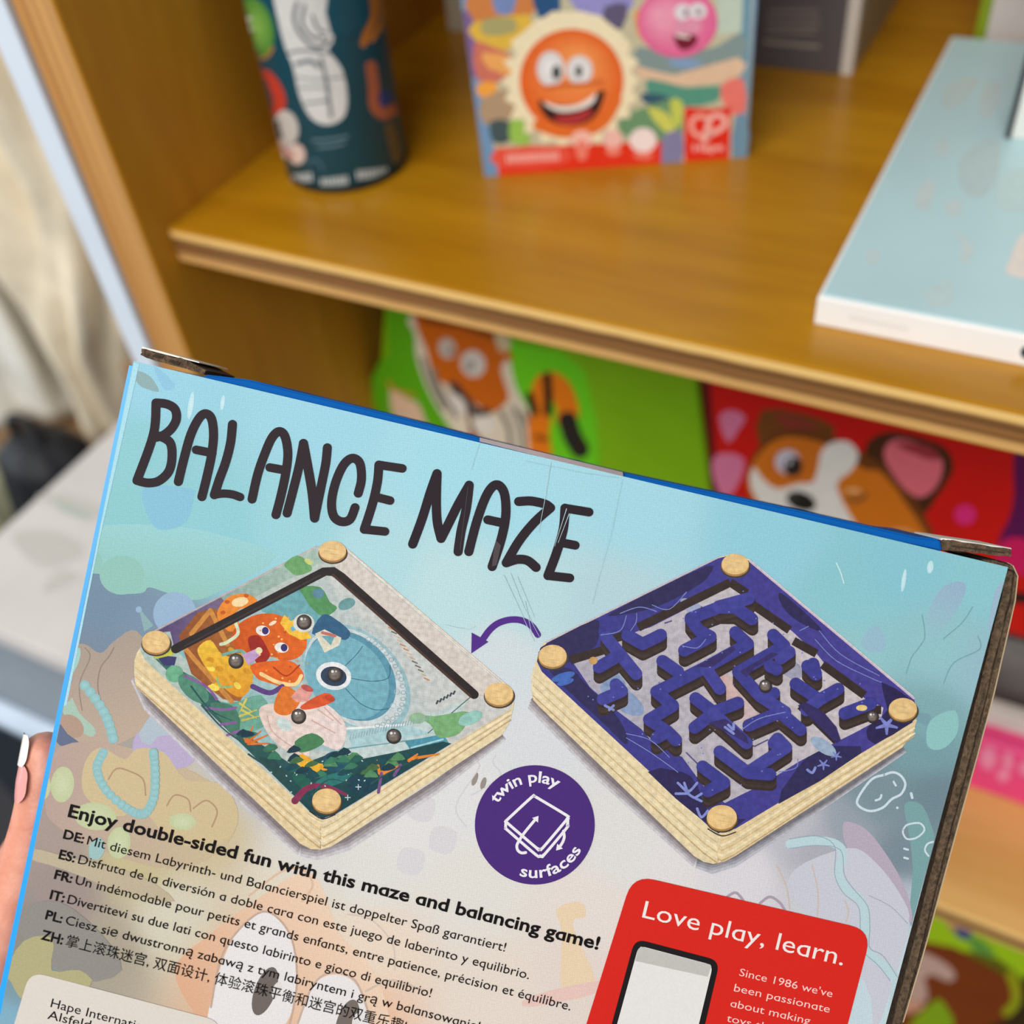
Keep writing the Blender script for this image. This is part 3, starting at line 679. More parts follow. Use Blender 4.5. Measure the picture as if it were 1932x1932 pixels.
# lower left weed bed
p.poly([(150, 600), (230, 640), (330, 690), (540, 880), (560, 960), (640, 1000), (820, 1120), (980, 1060), (1100, 1090), (1300, 1050), (1520, 1000), (1560, 1010), (1010, 1345), (950, 1365), (890, 1330)], (62, 112, 104), 0, (22, 66, 74), (.4, 1))
p.poly([(160, 590), (260, 600), (250, 640), (200, 640)], (60, 60, 110), 0); p.poly([(140, 570), (240, 560), (245, 590), (160, 610)], (196, 196, 70), 0)
p.ell(250, 680, 42, 40, (110, 176, 140)); p.ell(340, 750, 90, 46, (84, 140, 118), 0.75); p.poly([(420, 820), (520, 830), (560, 900), (540, 980), (470, 900)], (72, 124, 104), 4)
for s in ([(300, 690), (400, 740), (450, 800)], [(400, 840), (480, 850), (540, 840)], [(470, 920), (540, 910)], [(500, 970), (560, 950)]): p.stroke(s, 12, (140, 96, 160), 5)
p.poly([(650, 850), (720, 820), (760, 860), (820, 800), (960, 820), (1050, 900), (1060, 980), (1020, 1040), (900, 1000), (880, 1080), (760, 1030), (690, 960)], (228, 206, 196), 4, (236, 218, 214), (1, 0))
for s in ([(690, 880), (720, 960), (860, 1060)], [(930, 850), (1000, 900)], [(900, 900), (1010, 960)], [(960, 840), (1040, 920)]): p.stroke(s, 6, (212, 176, 166), 5)
p.poly([(720, 830), (760, 740), (820, 760), (850, 800), (800, 870), (740, 870)], (226, 120, 44), 3); p.poly([(850, 830), (960, 770), (1010, 800), (960, 830), (870, 850)], (222, 90, 46), 3)
p.poly([(800, 790), (850, 735), (905, 760), (880, 810), (830, 815)], (228, 160, 150), 0); p.ell(878, 748, 30, 14, (196, 90, 86), 0.4); p.ell(985, 795, 26, 14, (196, 70, 40), 0.4)
p.poly([(820, 1000), (900, 960), (960, 1000), (900, 1040), (840, 1050)], (76, 132, 90), 3); p.ell(770, 920, 40, 26, (206, 222, 220), 0.6)
for s in ([(590, 1000), (620, 930)], [(600, 1000), (660, 950)], [(600, 1010), (690, 970)], [(600, 1010), (700, 1010)], [(590, 1000), (570, 960)]): p.stroke(s, 14, (226, 116, 46), 0, w2=6)
for s in ([(560, 880), (640, 850)], [(570, 900), (650, 880)]): p.stroke(s, 12, (206, 190, 90), w2=5)
p.poly([(820, 1080), (860, 1060), (920, 1100), (960, 1110), (900, 1160), (850, 1130)], (238, 178, 48), 3); p.ell(960, 1120, 22, 18, (226, 160, 50))
p.ell(1020, 1095, 70, 50, (36, 84, 106)); p.poly([(640, 1070), (720, 1080), (800, 1180), (780, 1210)], (40, 76, 76), 0); p.ell(1000, 1180, 90, 28, (44, 120, 116), -0.3); p.ell(1140, 1200, 70, 50, (26, 66, 82)); p.ell(860, 1190, 60, 30, (36, 96, 84), 0.7)
for s in ([(1220, 1150), (1210, 1090)], [(1230, 1150), (1280, 1080)], [(1240, 1150), (1320, 1110)], [(1380, 1080), (1500, 1060)], [(1360, 1090), (1400, 1060)]): p.stroke(s, 16, (230, 134, 48), w2=8)
for s in ([(1215, 1240), (1230, 1150)], [(1290, 1160), (1320, 1110)]): p.stroke(s, 14, (122, 84, 140))
for s in ([(820, 1280), (880, 1220), (960, 1210), (1060, 1250)],): p.stroke(s, 34, (136, 50, 84), 5, w2=14)
for i in range(26): p.ell(680 + random.random() * 480, 1070 + random.random() * 180, 5, 3, (190, 214, 210), random.random() * 3)
for (x, y) in [(1120, 1215), (1065, 1140), (1070, 1265)]: p.stroke([(x - 12, y), (x + 12, y)], 4, (210, 224, 226)); p.stroke([(x, y - 12), (x, y + 12)], 4, (210, 224, 226))
for i in range(14): p.stroke([(1250 + i * 14, 440 + i * 20), (1272 + i * 14, 450 + i * 20)], 6, random.choice([(196, 130, 80), (206, 180, 150), (120, 110, 100)]))
for i in range(6): p.stroke([(1490 + i * 16, 820 - i * 9), (1496 + i * 16, 808 - i * 9)], 9, (70, 80, 84))
for i in range(46):                                              # leaves and weed round the lower rim
    t = random.random(); x = 560 + 900 * t; y = 1000 + 330 * min(t, 1) * (1 if t < .45 else .62) + random.uniform(-60, 40) - (140 * (t - .55) if t > .55 else 0)
    if y > 1330 - abs(x - 960) * .62: continue
    p.poly([(x - 34, y + 10), (x, y - 12 - random.random() * 18), (x + 36, y + random.uniform(-14, 14)), (x, y + 12)], random.choice([(40, 96, 88), (58, 122, 96), (30, 76, 86), (84, 140, 96), (26, 60, 74), (70, 110, 70)]), 2)
for i in range(18):                                              # carved ring of the door
    t = -1.9 + i * .14; cx_ = 1105 + 262 * math.cos(t) * math.cos(.78) - 186 * math.sin(t) * math.sin(.78); cy_ = 700 + 262 * math.cos(t) * math.sin(.78) + 186 * math.sin(t) * math.cos(.78)
    p.ring(cx_, cy_, 11, 9, 3.5, (160, 182, 190), 0, 10)
for i in range(30): p.stroke([(1080 + i * 13, 990 - i * 3.2), (1086 + i * 13, 968 - i * 3.2)], 4, (150, 176, 184))
for i in range(22): p.ell(640 + random.random() * 240, 400 + random.random() * 330, 5, 4, random.choice([(248, 160, 70), (190, 70, 24), (250, 200, 120)]))
for s in ([(380, 830), (470, 930), (560, 1000)], [(330, 740), (420, 850), (520, 900)], [(600, 1060), (700, 1130), (820, 1230)], [(900, 1250), (980, 1180), (1080, 1200)], [(1180, 1200), (1260, 1150), (1400, 1080)]): p.stroke(s, 9, (44, 84, 86), 5, w2=3)
for s in ([(560, 820), (620, 860)], [(570, 850), (640, 890)], [(590, 800), (560, 860)]): p.stroke(s, 12, (214, 200, 96), w2=4)
# black tray wall and glass edge
p.stroke([(255, 562), (960, 196), (1000, 196), (1040, 222), (1668, 778)], 42, (44, 36, 38)); p.stroke([(1000, 212), (1650, 785)], 12, (78, 54, 46)); p.stroke([(300, 548), (940, 214)], 8, (62, 56, 56))
for (x, y) in [(862, 432), (540, 616), (1008, 680), (836, 878), (1286, 972)]: ball(p, x, y, 33)
for (x, y, a, b) in [(998, 98, 64, 47), (163, 528, 66, 53), (1785, 775, 68, 53), (970, 1278, 68, 56)]: knob(p, x, y, a, b)
p.stroke([(890, 1330), (950, 1366), (1010, 1345)], 5, (52, 44, 44), 4); p.stroke([(880, 1345), (950, 1384), (1020, 1355)], 6, (240, 226, 196), 4)
tag(p.build('board_picture', GB, game, 0.00010, 0.0000025, M_PHOTO), 'printed picture of the wooden tray with sea creatures and balls')

p = Print(980, 1020, 2.477)
for i in range(4):
    c = (206 - i * 24, 202 - i * 26, 208 - i * 27)
    p.stroke([(60, 760 - i * 8), (400, 1110 - i * 8), (830, 1500 - i * 6)], 60 - i * 13, c, cap=False); p.stroke([(830, 1505 - i * 6), (900, 1530 - i * 8), (1000, 1500 - i * 8), (1450, 1204), (1795, 968)], 50 - i * 11, (190 - i * 24, 190 - i * 25, 200 - i * 26), cap=False)
p.poly([(55, 640), (70, 580), (110, 480), (920, 80), (1000, 60), (1080, 90), (1840, 730), (1862, 790), (1850, 850), (1835, 905), (1788, 966), (1010, 1472), (960, 1498), (905, 1510), (860, 1500), (815, 1472), (90, 772), (66, 745), (58, 710)], WOOD, 0)
p.poly([(945, 1374), (1000, 1350), (1858, 835), (1835, 905), (1788, 966), (1010, 1472), (960, 1498), (905, 1510)], (230, 208, 164), 0)
for k, dy in enumerate((30, 52, 76, 100, 124)):
    p.stroke([(64, 600 + dy), (300, 818 + dy), (860, 1335 + dy), (930, 1362 + dy), (1000, 1345 + dy), (1400, 1100 + dy * .85), (1845, 850 + dy * .5)], (5, 8, 5, 9, 6)[k], ((216, 192, 148), (242, 226, 188), (210, 184, 138), (242, 226, 188), (200, 170, 124))[k], 2)
BLU, DRK = (60, 60, 138), (50, 46, 90)
p.poly([(82, 565), (90, 520), (130, 476), (930, 82), (1000, 64), (1070, 92), (1842, 735), (1858, 790), (1835, 850), (1010, 1345), (945, 1364), (890, 1340), (105, 612)], BLU, 0, (76, 68, 150), (1, 0))
p.stroke([(125, 474), (930, 78)], 6, (206, 190, 196)); p.stroke([(1078, 95), (1842, 735)], 12, (206, 190, 204)); p.stroke([(1090, 100), (1840, 728)], 3, (232, 222, 226))
p.poly([(95, 520), (130, 480), (350, 370), (370, 420), (355, 490), (250, 560), (120, 600)], DRK, 3); p.poly([(440, 330), (870, 120), (880, 170), (800, 230), (640, 310), (480, 345)], DRK, 3)
p.poly([(1210, 250), (1250, 262), (1400, 400), (1390, 420), (1290, 370), (1230, 310)], DRK, 3); p.poly([(1690, 660), (1840, 750), (1855, 810), (1830, 850), (1660, 950), (1620, 890), (1650, 850), (1720, 790)], (48, 40, 84), 2)
p.poly([(140, 610), (240, 600), (330, 690), (440, 800), (500, 900), (495, 950), (400, 860)], DRK, 3); p.poly([(600, 1080), (760, 1080), (830, 1140), (900, 1290), (1060, 1300), (945, 1360), (890, 1335)], (50, 42, 88), 2)
p.poly([(1210, 1230), (1300, 1060), (1400, 970), (1520, 960), (1600, 990)], DRK, 2); p.ell(205, 635, 56, 18, (72, 110, 190), -0.3); p.ell(215, 660, 40, 14, (72, 110, 190), -0.3)
# sunken floor of the maze, far walls, then raised walls
FLR = [(255, 575), (400, 520), (440, 470), (560, 420), (610, 405), (985, 215), (1060, 255), (1110, 300), (1270, 420), (1390, 530), (1430, 580), (1610, 735), (1700, 780), (1690, 830), (1570, 895), (1470, 945), (1300, 1035), (1150, 1130), (960, 1225), (870, 1160), (760, 1010), (620, 940), (570, 880), (450, 790), (330, 685)]
p.poly(FLR, (176, 172, 186), 0, (206, 196, 200), (.6, -.3))
for (x, y, a, b, c) in [(480, 740, 120, 50, (140, 160, 196)), (420, 640, 90, 40, (134, 154, 190)), (820, 320, 80, 30, (160, 170, 198)), (1000, 760, 150, 60, (206, 184, 186)), (1270, 600, 60, 40, (160, 160, 180)), (1420, 960, 70, 30, (156, 176, 200)), (960, 680, 80, 50, (206, 176, 172))]: p.ell(x, y, a, b, c, 0.6)
for s in ([(680, 385), (710, 375)], [(850, 310), (870, 320)], [(960, 900), (975, 893)], [(1020, 950), (1100, 960), (1160, 930)], [(780, 990), (830, 1040)]): p.stroke(s, 7, (96, 84, 130))
DW = (58, 46, 44)
for s in ([(555, 405), (985, 195), (1062, 246)], [(1080, 292), (1262, 418)], [(1280, 468), (1388, 528)], [(1415, 578), (1612, 722)], [(238, 558), (405, 508)], [(430, 462), (512, 436)], [(1312, 770), (1482, 935)], [(1600, 790), (1690, 790)]): p.stroke(s, 40, DW, cap=False)
WALLS = [[(405, 450), (470, 530), (545, 622)], [(372, 590), (465, 535)], [(505, 442), (575, 482), (660, 440)], [(450, 672), (478, 702), (390, 740)], [(800, 368), (840, 420), (892, 448), (770, 512)],
         [(800, 362), (930, 312), (1010, 312), (1086, 366)], [(930, 308), (1070, 270)], [(1008, 428), (1066, 482), (870, 590), (700, 676), (640, 705), (716, 770), (606, 835), (690, 890), (730, 930)],
         [(668, 562), (740, 612)], [(870, 595), (936, 690)], [(822, 736), (905, 800), (1020, 757)], [(905, 805), (818, 872)], [(905, 805), (990, 880), (1060, 944)], [(1185, 440), (1236, 490), (1022, 612), (1120, 722), (1188, 712)],
         [(1200, 600), (1170, 585)], [(1260, 520), (1220, 548)], [(1345, 585), (1385, 625), (1372, 575)], [(1290, 668), (1400, 742), (1488, 692)], [(1400, 742), (1340, 790)], [(1518, 806), (1640, 760)],
         [(1070, 862), (1215, 800), (1312, 882)], [(935, 985), (1065, 1082), (1244, 965), (1205, 925), (1188, 945)], [(1065, 1082), (1170, 1090)], [(855, 1055), (955, 1130), (880, 1168)], [(1120, 722), (1240, 800)], [(690, 890), (640, 920)]]
for w in WALLS:
    for k in range(4): p.stroke([(x + 2, y + 50 - k * 12) for x, y in w], 56, (DW, (70, 56, 50), (62, 50, 46), (54, 42, 44))[k])
for i, w in enumerate(WALLS): p.stroke(w, 58, (64, 64, 146) if i % 3 else (70, 70, 154))
p.poly([(1300, 770), (1330, 750), (1420, 800), (1480, 870), (1500, 930), (1480, 945)], (56, 48, 100), 0); p.poly([(880, 850), (960, 830), (1060, 910), (1070, 950), (980, 900)], (58, 50, 104), 0); p.poly([(1030, 610), (1180, 520), (1210, 530), (1100, 590), (1060, 640)], (58, 50, 106), 0); p.poly([(820, 590), (1000, 490), (1010, 510), (900, 590)], (58, 50, 106), 0)
LB = (128, 140, 206)
for s in ([(470, 340), (560, 310), (640, 330)], [(620, 300), (700, 320), (780, 240)], [(380, 440), (470, 420), (500, 350)], [(520, 420), (545, 380), (548, 340)], [(1380, 460), (1480, 560), (1640, 640), (1690, 660)], [(1400, 420), (1500, 530), (1680, 630)], [(1310, 420), (1350, 400)], [(500, 920), (600, 980), (700, 1050), (740, 1080)], [(500, 900), (610, 930), (700, 1010)], [(1040, 880), (1120, 830), (1240, 800)], [(1210, 1080), (1290, 1060), (1300, 1020)], [(760, 490), (830, 500), (870, 460)]): p.stroke(s, 4, LB, 5)
for (x, y, r) in [(1480, 1005, 24), (1420, 1045, 28), (1715, 860, 50)]:
    for k in range(5): p.stroke([(x, y), (x + r * math.cos(k * 1.257 + .3), y + r * .85 * math.sin(k * 1.257 + .3))], r * .42, (126, 134, 206), w2=r * .2)
for s in ([(1345, 1070), (1368, 1084), (1382, 1060)], [(740, 1130), (770, 1160), (800, 1190), (850, 1215)], [(730, 1180), (790, 1180)], [(770, 1130), (790, 1170), (830, 1130)], [(820, 1200), (850, 1180)], [(830, 1250), (850, 1290), (880, 1260)], [(960, 870), (1000, 900)], [(975, 860), (995, 880)], [(1000, 855), (1000, 880)], [(400, 770), (440, 790)], [(420, 790), (440, 770)]): p.stroke(s, 12, (134, 146, 212), 4)
for i in range(110):
    x, y = 300 + random.random() * 1300, 200 + random.random() * 1000
    if abs(x - 970) / 870 + abs(y - 705) / 640 < .82: p.ell(x, y, 4, 3, (120, 128, 200))
ball(p, 1147, 676, 28); ball(p, 1648, 820, 26); p.ell(1598, 780, 26, 14, (232, 206, 130)); p.ell(345, 560, 20, 18, (206, 160, 100))
for (x, y, a, b) in [(1008, 110, 64, 48), (155, 538, 66, 52), (1790, 785, 66, 51), (945, 1290, 70, 57)]: knob(p, x, y, a, b)
p.stroke([(880, 1345), (945, 1378), (1010, 1360)], 5, (60, 50, 60), 4)
tag(p.build('board_picture', GB, game, 0.00010, 0.0000025, M_PHOTO), 'printed picture of the violet maze board')

# ------------------------------------------------------------------ badge, arrow and writing on the front
PUR, WHT = (78, 46, 126), (244, 242, 246)
p = Print(); p.ell(1009, 1556, 113, 112.5, PUR, n=72)
p.zoom(860, 1420, 6.44)
for s in ([(955, 525), (1340, 755), (1362, 785), (1340, 820), (1060, 1150), (1020, 1172), (975, 1150), (625, 850), (610, 832), (630, 808), (925, 535), (955, 525)], [(610, 832), (606, 915), (625, 935), (970, 1235), (1025, 1252), (1080, 1230), (1345, 915), (1358, 880), (1362, 785)],
          [(850, 1210), (800, 1215), (755, 1185), (742, 1130), (762, 1080), (830, 975), (965, 810)], [(1308, 950), (1318, 1020), (1300, 1080), (1270, 1130)]): p.stroke(s, 34, WHT, 3)
p.poly([(1005, 765), (928, 790), (1000, 846)], WHT); p.poly([(1218, 1186), (1232, 1104), (1302, 1162)], WHT)
p.zoom(0, 0, 1)
p.arc_text('twin play', 0.018, 1009, 1556, 80.5, math.radians(-150), math.radians(-59), 22, WHT)
p.arc_text('surfaces', 0.018, 1009, 1556, 99.5, math.radians(107), math.radians(28), 22, WHT, inner=False)
p.build('badge', GB, game, 0.00016)
p = Print(700, 780, 3.116)
p.stroke([(980, 1300), (945, 1250), (890, 1218), (820, 1212), (750, 1232), (700, 1270), (662, 1320)], 38, (86, 48, 142), 5); p.poly([(592, 1288), (690, 1342), (590, 1410)], (86, 48, 142))
p.build('turn_arrow', GB, game, 0.00016)
INK = (18, 13, 15)
A_ = '\u0251'
def sa(s): return s.replace('a', A_)
p = Print()
p.text([(sa('Enjoy double-sided fun with this maze and balancing game!'), 0.022)], (128, 1540), (1128, 1791), 25, INK)
tag(p.build('heading_lettering', GB, game, 0.00018), 'bold black heading line')
p = Print()
for a, b, st, en in [('DE:', 'Mit diesem Labyrinth- und Balancierspiel ist doppelter Spaß garantiert!', (119, 1581), (952, 1795)), ('ES:', 'Disfruta de la diversión a doble cara con este juego de laberinto y equilibrio.', (110.6, 1619), (997, 1847)),
                     ('FR:', 'Un indémodable pour petits et grands enfants, entre patience, précision et équilibre.', (102, 1657), (1075, 1906)), ('IT:', 'Divertitevi su due lati con questo labirinto e gioco di equilibrio!', (93.7, 1695), (812, 1881)),
                     ('PL:', 'Ciesz się dwustronną zabawą z tym labiryntem i grą w balansowanie!', (85.3, 1733), (903, 1944)), ('ZH:', '掌上滚珠迷宫, 双面设计, 体验滚珠平衡和迷宫的双重乐趣!', (77, 1771), (764, 1945))]:
    p.text([(a, 0.022), (sa(b) if a != 'ZH:' else b, -0.004)], st, en, 18 if a != 'ZH:' else 19, INK)
tag(p.build('translation_lettering', GB, game, 0.00018), 'six lines of small black writing')
def rrect(c, r, n=6):
    """rounded quadrilateral through four corners"""
    out = []
    for i in range(4):
        a, b, d = np.array(c[i - 1], float), np.array(c[i], float), np.array(c[(i + 1) % 4], float)
        u = (a - b) / np.linalg.norm(a - b); w = (d - b) / np.linalg.norm(d - b)
        for k in range(n + 1):
            t = k / n; out.append(tuple(b + u * r * (1 - t) ** 2 + w * r * t ** 2))
    return out
p = Print()
p.poly(rrect([(57, 1832), (420, 1927), (380, 2090), (10, 1990)], 30), (228, 220, 212))
p.text([('Hape International', 0.004)], (95.5, 1899), (300, 1952), 17.5, INK); p.text([('Alsfeld', 0.004)], (89.5, 1921), (170, 1941), 17.5, INK)
p.build('address_panel', GB, game, 0.00016)
RED = (222, 40, 30)
p = Print()
p.poly(rrect([(1194, 1650), (1645, 1755), (1540, 2160), (1060, 2080)], 42), RED)
p.text([(sa('Love play, learn.'), 0.0)], (1211, 1730), (1589, 1821), 34, (246, 238, 236))
PK = (250, 214, 208)
for s, a, b in [("Since 1986 we've", (1394, 1840), (1569, 1881)), ('been passionate', (1384, 1869), (1564, 1910)), ('about making', (1377, 1898), (1527, 1932)), ('toys that', (1370, 1926), (1470, 1949))]:
    p.text([(sa(s), -0.002)], a, b, 15, PK)
card = p.build('slogan_panel', GB, game, 0.00016)
tag(card, 'red rounded panel with white writing')
p = Print()
p.poly(rrect([(1198, 1770), (1358, 1812), (1300, 2060), (1130, 2020)], 22), (30, 26, 28)); p.poly(rrect([(1205, 1783), (1345, 1820), (1290, 2050), (1142, 2012)], 14), (236, 234, 232))
p.poly([(1209, 1785), (1340, 1819), (1342, 1823), (1335, 1842), (1198, 1812), (1204, 1790)], (200, 198, 194))
ph = p.build('phone_picture', GB, card, 0.00022)
tag(ph, 'printed black phone with blank screen')

# ------------------------------------------------------------------ card edges, flaps and tape of the box
fl = [(385, 706), (470, 716), (560, 739), (660, 763), (760, 787.5), (905, 826), (1040, 859), (1175, 892), (1280, 914.5), (1400, 940), (1530, 968), (1650, 995), (1729, 1013), (1776, 1018), (1780, 1042), (1530, 990), (1175, 906), (760, 806), (480, 740), (378, 715)]
prism('top_flap', fl, -0.036, -0.0006, mat('blue_card_shaded', (0, 84, 160), rough=0.75, spec=0.1, noise=0.04), game, bev=0.0004)  # same blue card as the body, its dimmer light painted as darker blue
tape_brown = mat('tape_over_card', (116, 100, 104), rough=0.3, noise=0.1, scale=200)
prism('tape_end', [(905, 825.5), (1040, 858), (1175, 891), (1176, 900), (1040, 867), (905, 833)], -0.006, 0.0, tape_brown, game)
def rough(pts, n, amp, seed):
    rnd = random.Random(seed); out = []
    for i in range(len(pts)):
        a, b = np.array(pts[i], float), np.array(pts[(i + 1) % len(pts)], float)
        for k in range(n): q = a + (b - a) * k / n; out.append((q[0] + rnd.uniform(-amp, amp), q[1] + rnd.uniform(-amp, amp)))
    return out
te = prism('torn_flap', rough([(264, 656), (300, 668), (345, 677), (388, 699), (380, 705), (330, 690), (290, 680), (262, 670)], 5, 1.3, 1), -0.02, -0.001, edge_card, game); tag(te, 'torn brown corrugated end of the top flap, left')
for q in ([(288, 668), (306, 671), (303, 676), (284, 672)], [(318, 678), (338, 683), (334, 688), (314, 682)]): prism('flute_shade', q, -0.0012, -0.0008, shade_card, te)  # thin dark patches painted as the shade inside the flutes
white_card = mat('white_paper_edge', (222, 220, 212), rough=0.8)
prism('paper_edge', [(264, 653), (300, 662), (372, 682), (372, 684), (300, 666), (263, 656)], -0.02, -0.0012, white_card, game)
te = prism('torn_flap', rough([(1779, 1019), (1800, 1020), (1850, 1028), (1911, 1037), (1911, 1050), (1888, 1049), (1830, 1042), (1780, 1039)], 5, 0.9, 2), -0.02, -0.001, edge_card, game); tag(te, 'torn brown corrugated end of the top flap, right')
prism('flute_shade', [(1800, 1030), (1860, 1037), (1898, 1043), (1898, 1045), (1860, 1040), (1800, 1032)], -0.0012, -0.0008, shade_card, te)
prism('paper_edge', [(1779, 1016), (1800, 1018), (1850, 1026), (1912, 1035), (1912, 1038), (1850, 1029), (1779, 1020)], -0.02, -0.0012, white_card, game)
L1a = [(1897, 1078), (1890, 1130), (1872, 1200), (1846, 1310), (1815, 1430), (1780, 1560), (1744, 1700), (1722, 1790), (1684, 1932), (1640, 2100)]
def strip(a, w0, w1): return [(x + w0, y) for x, y in a] + [(x + w1, y) for x, y in a[::-1]]
prism('side_gap_shade', strip(L1a, -20, 16), -0.03, -0.0024, shade_card, game)  # solid dark filler, its colour stands in for shade between face and flap
s1 = prism('side_flap', rough(strip(L1a, 4, 20), 6, 1.0, 3), -0.034, -0.0014, edge_card, game); tag(s1, 'inner brown corrugated edge of the side flap')
s2 = prism('side_flap', rough([(1856, 1057), (1884, 1059), (1911, 1068), (1922, 1088), (1916, 1135), (1900, 1205), (1876, 1310), (1844, 1430), (1808, 1560), (1770, 1700), (1746, 1790), (1704, 1932), (1662, 2100)] + [(x + 21.5, y) for x, y in L1a[::-1]] + [(1900, 1074), (1880, 1066)], 6, 0.8, 4), -0.036, -0.0009, edge_card, game); tag(s2, 'outer brown corrugated edge of the side flap')
pe = [(1904, 1062), (1915, 1068), (1924, 1088), (1919, 1135), (1903, 1205), (1879, 1310), (1847, 1430), (1811, 1560), (1773, 1700), (1749, 1790), (1707, 1932)]
prism('paper_edge', pe + [(x - 2.0, y) for x, y in pe[::-1]], -0.036, -0.0007, mat('pale_card_edge', (170, 150, 120), rough=0.8), game)
m, nt, b = new_mat('clear_tape')
tr = nt.nodes.new('ShaderNodeBsdfTransparent'); gl = nt.nodes.new('ShaderNodeBsdfGlossy'); gl.inputs['Roughness'].default_value = 0.12
fz = nt.nodes.new('ShaderNodeLayerWeight'); fz.inputs['Blend'].default_value = 0.25; ms = nt.nodes.new('ShaderNodeMixShader')
mu = nt.nodes.new('ShaderNodeMath'); mu.operation = 'MULTIPLY_ADD'; mu.inputs[1].default_value = 0.08; mu.inputs[2].default_value = 0.0
nt.links.new(fz.outputs['Facing'], mu.inputs[0]); nt.links.new(mu.outputs[0], ms.inputs[0]); nt.links.new(tr.outputs[0], ms.inputs[1]); nt.links.new(gl.outputs[0], ms.inputs[2])
nt.links.new(ms.outputs[0], nt.nodes['Material Output'].inputs['Surface'])
q = [(905, 835), (1173, 901), (1120, 1180), (835, 1130)]
tp = mesh_obj('clear_tape', [GB.hit(*c, 0.0003) for c in q], [(0, 3, 2, 1)], m, game); tag(tp, 'clear packing tape')
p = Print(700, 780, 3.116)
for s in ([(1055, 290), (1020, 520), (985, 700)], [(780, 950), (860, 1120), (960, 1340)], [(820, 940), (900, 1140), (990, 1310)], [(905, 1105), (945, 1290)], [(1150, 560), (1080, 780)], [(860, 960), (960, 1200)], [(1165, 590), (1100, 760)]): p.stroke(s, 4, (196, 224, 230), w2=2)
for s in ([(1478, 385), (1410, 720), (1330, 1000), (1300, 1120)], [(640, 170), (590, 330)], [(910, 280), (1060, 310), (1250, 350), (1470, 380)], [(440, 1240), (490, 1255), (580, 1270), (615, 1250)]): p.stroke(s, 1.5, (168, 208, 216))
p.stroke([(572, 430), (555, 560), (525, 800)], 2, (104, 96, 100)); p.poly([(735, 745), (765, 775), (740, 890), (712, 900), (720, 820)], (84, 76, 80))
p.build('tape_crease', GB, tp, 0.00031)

# ------------------------------------------------------------------ things on the middle shelf
def shelf_box(name, o, ux, w, h, d, mats, label, cat, bev=0.0008, uy=(0, 0, 1), fidx=None, group=None):
    """upright box: front lower left corner o, right direction ux"""
    fr = Frame(o, ux, uy)
    e = empty(name, fr.matrix(), label, cat, group)
    b = bm_obj('carton', box_bm((0, 0, -d), (w, h, 0), bev, fidx=fidx), mats, e)
    return e, fr, b
# printed tube
a_l, a_r = [math.atan2(*ray(*q)[:2]) for q in ((548, 345), (771, 305))]
am, ha = (a_l + a_r) / 2, (a_r - a_l) / 2
g = on_z(641, 368, ZS); Df = math.hypot(g[0], g[1]); Dc = Df / (1 - math.sin(ha)); RT = Dc * math.sin(ha)
TC = (Dc * math.sin(am), Dc * math.cos(am))
tube = empty('puzzle_tube', (TC[0], TC[1], ZS), 'dark teal cardboard tube printed with white lettering and fruit, on the shelf', 'tube')
def lathe(name, prof, m, parent, n=64):
    bm = bmesh.new(); rings = []
    for r, z in prof: rings.append([bm.verts.new((r * math.cos(2 * PI * i / n), r * math.sin(2 * PI * i / n), z)) for i in range(n)])
    for a, b in zip(rings, rings[1:]):
        for i in range(n): bm.faces.new((a[i], a[(i + 1) % n], b[(i + 1) % n], b[i]))
    bm.faces.new(rings[0][::-1]); bm.faces.new(rings[-1])
    return bm_obj(name, bm, m, parent, smooth=True)
teal = mat('teal_card', (12, 76, 94), rough=0.4, noise=0.05)
lathe('tube_body', [(RT - .001, 0.004), (RT, 0.005), (RT, 0.20), (RT - .001, 0.201)], teal, tube)
lathe('base_rim', [(RT - .0016, 0.0), (RT - .0004, 0.0006), (RT + .0002, 0.0012), (RT + .0002, 0.0045), (RT - .0004, 0.005)], mat('tin_rim', (20, 44, 52), rough=0.35, metal=0.4), tube)
lathe('lid', [(RT - .001, 0.2), (RT + .0008, 0.2), (RT + .0008, 0.222), (RT - .001, 0.224)], teal, tube)
TS = Tube(TC[0], TC[1], RT)
p = Print(0, 0, 2, sub=14)
WH = (214, 214, 212)
p.poly([(1030, -60), (1120, -60), (1230, -40), (1250, 60), (1258, 150), (1240, 190), (1290, 260), (1310, 360), (1302, 430), (1270, 462), (1220, 470), (1170, 440), (1130, 360), (1105, 250), (1080, 190), (1050, 80)], WH, 3)
GR = (112, 116, 120)
for s, w in [([(1120, 10), (1110, 80), (1150, 150), (1200, 180), (1240, 150)], 14), ([(1150, 20), (1140, 90), (1180, 140), (1220, 140)], 12), ([(1180, 60), (1200, 110), (1230, 120)], 10), ([(1090, 200), (1150, 190), (1240, 200)], 10),
             ([(1210, 220), (1230, 300), (1250, 440)], 14), ([(1120, 290), (1200, 300), (1300, 290)], 6), ([(1130, 330), (1250, 330)], 6), ([(1150, 390), (1240, 380)], 8), ([(1120, 240), (1170, 230), (1200, 250)], 16)]: p.stroke(s, w, GR, 4)
p.poly([(1240, -40), (1390, -30), (1395, 60), (1360, 110), (1250, 130)], (14, 74, 92), 2)
p.ell(965, 100, 66, 115, (70, 130, 50), -0.28, (136, 186, 84)); p.ell(940, 92, 24, 30, (206, 216, 200)); p.stroke([(905, 40), (960, 200), (1005, 215), (1030, 180)], 12, (170, 120, 62), 4)
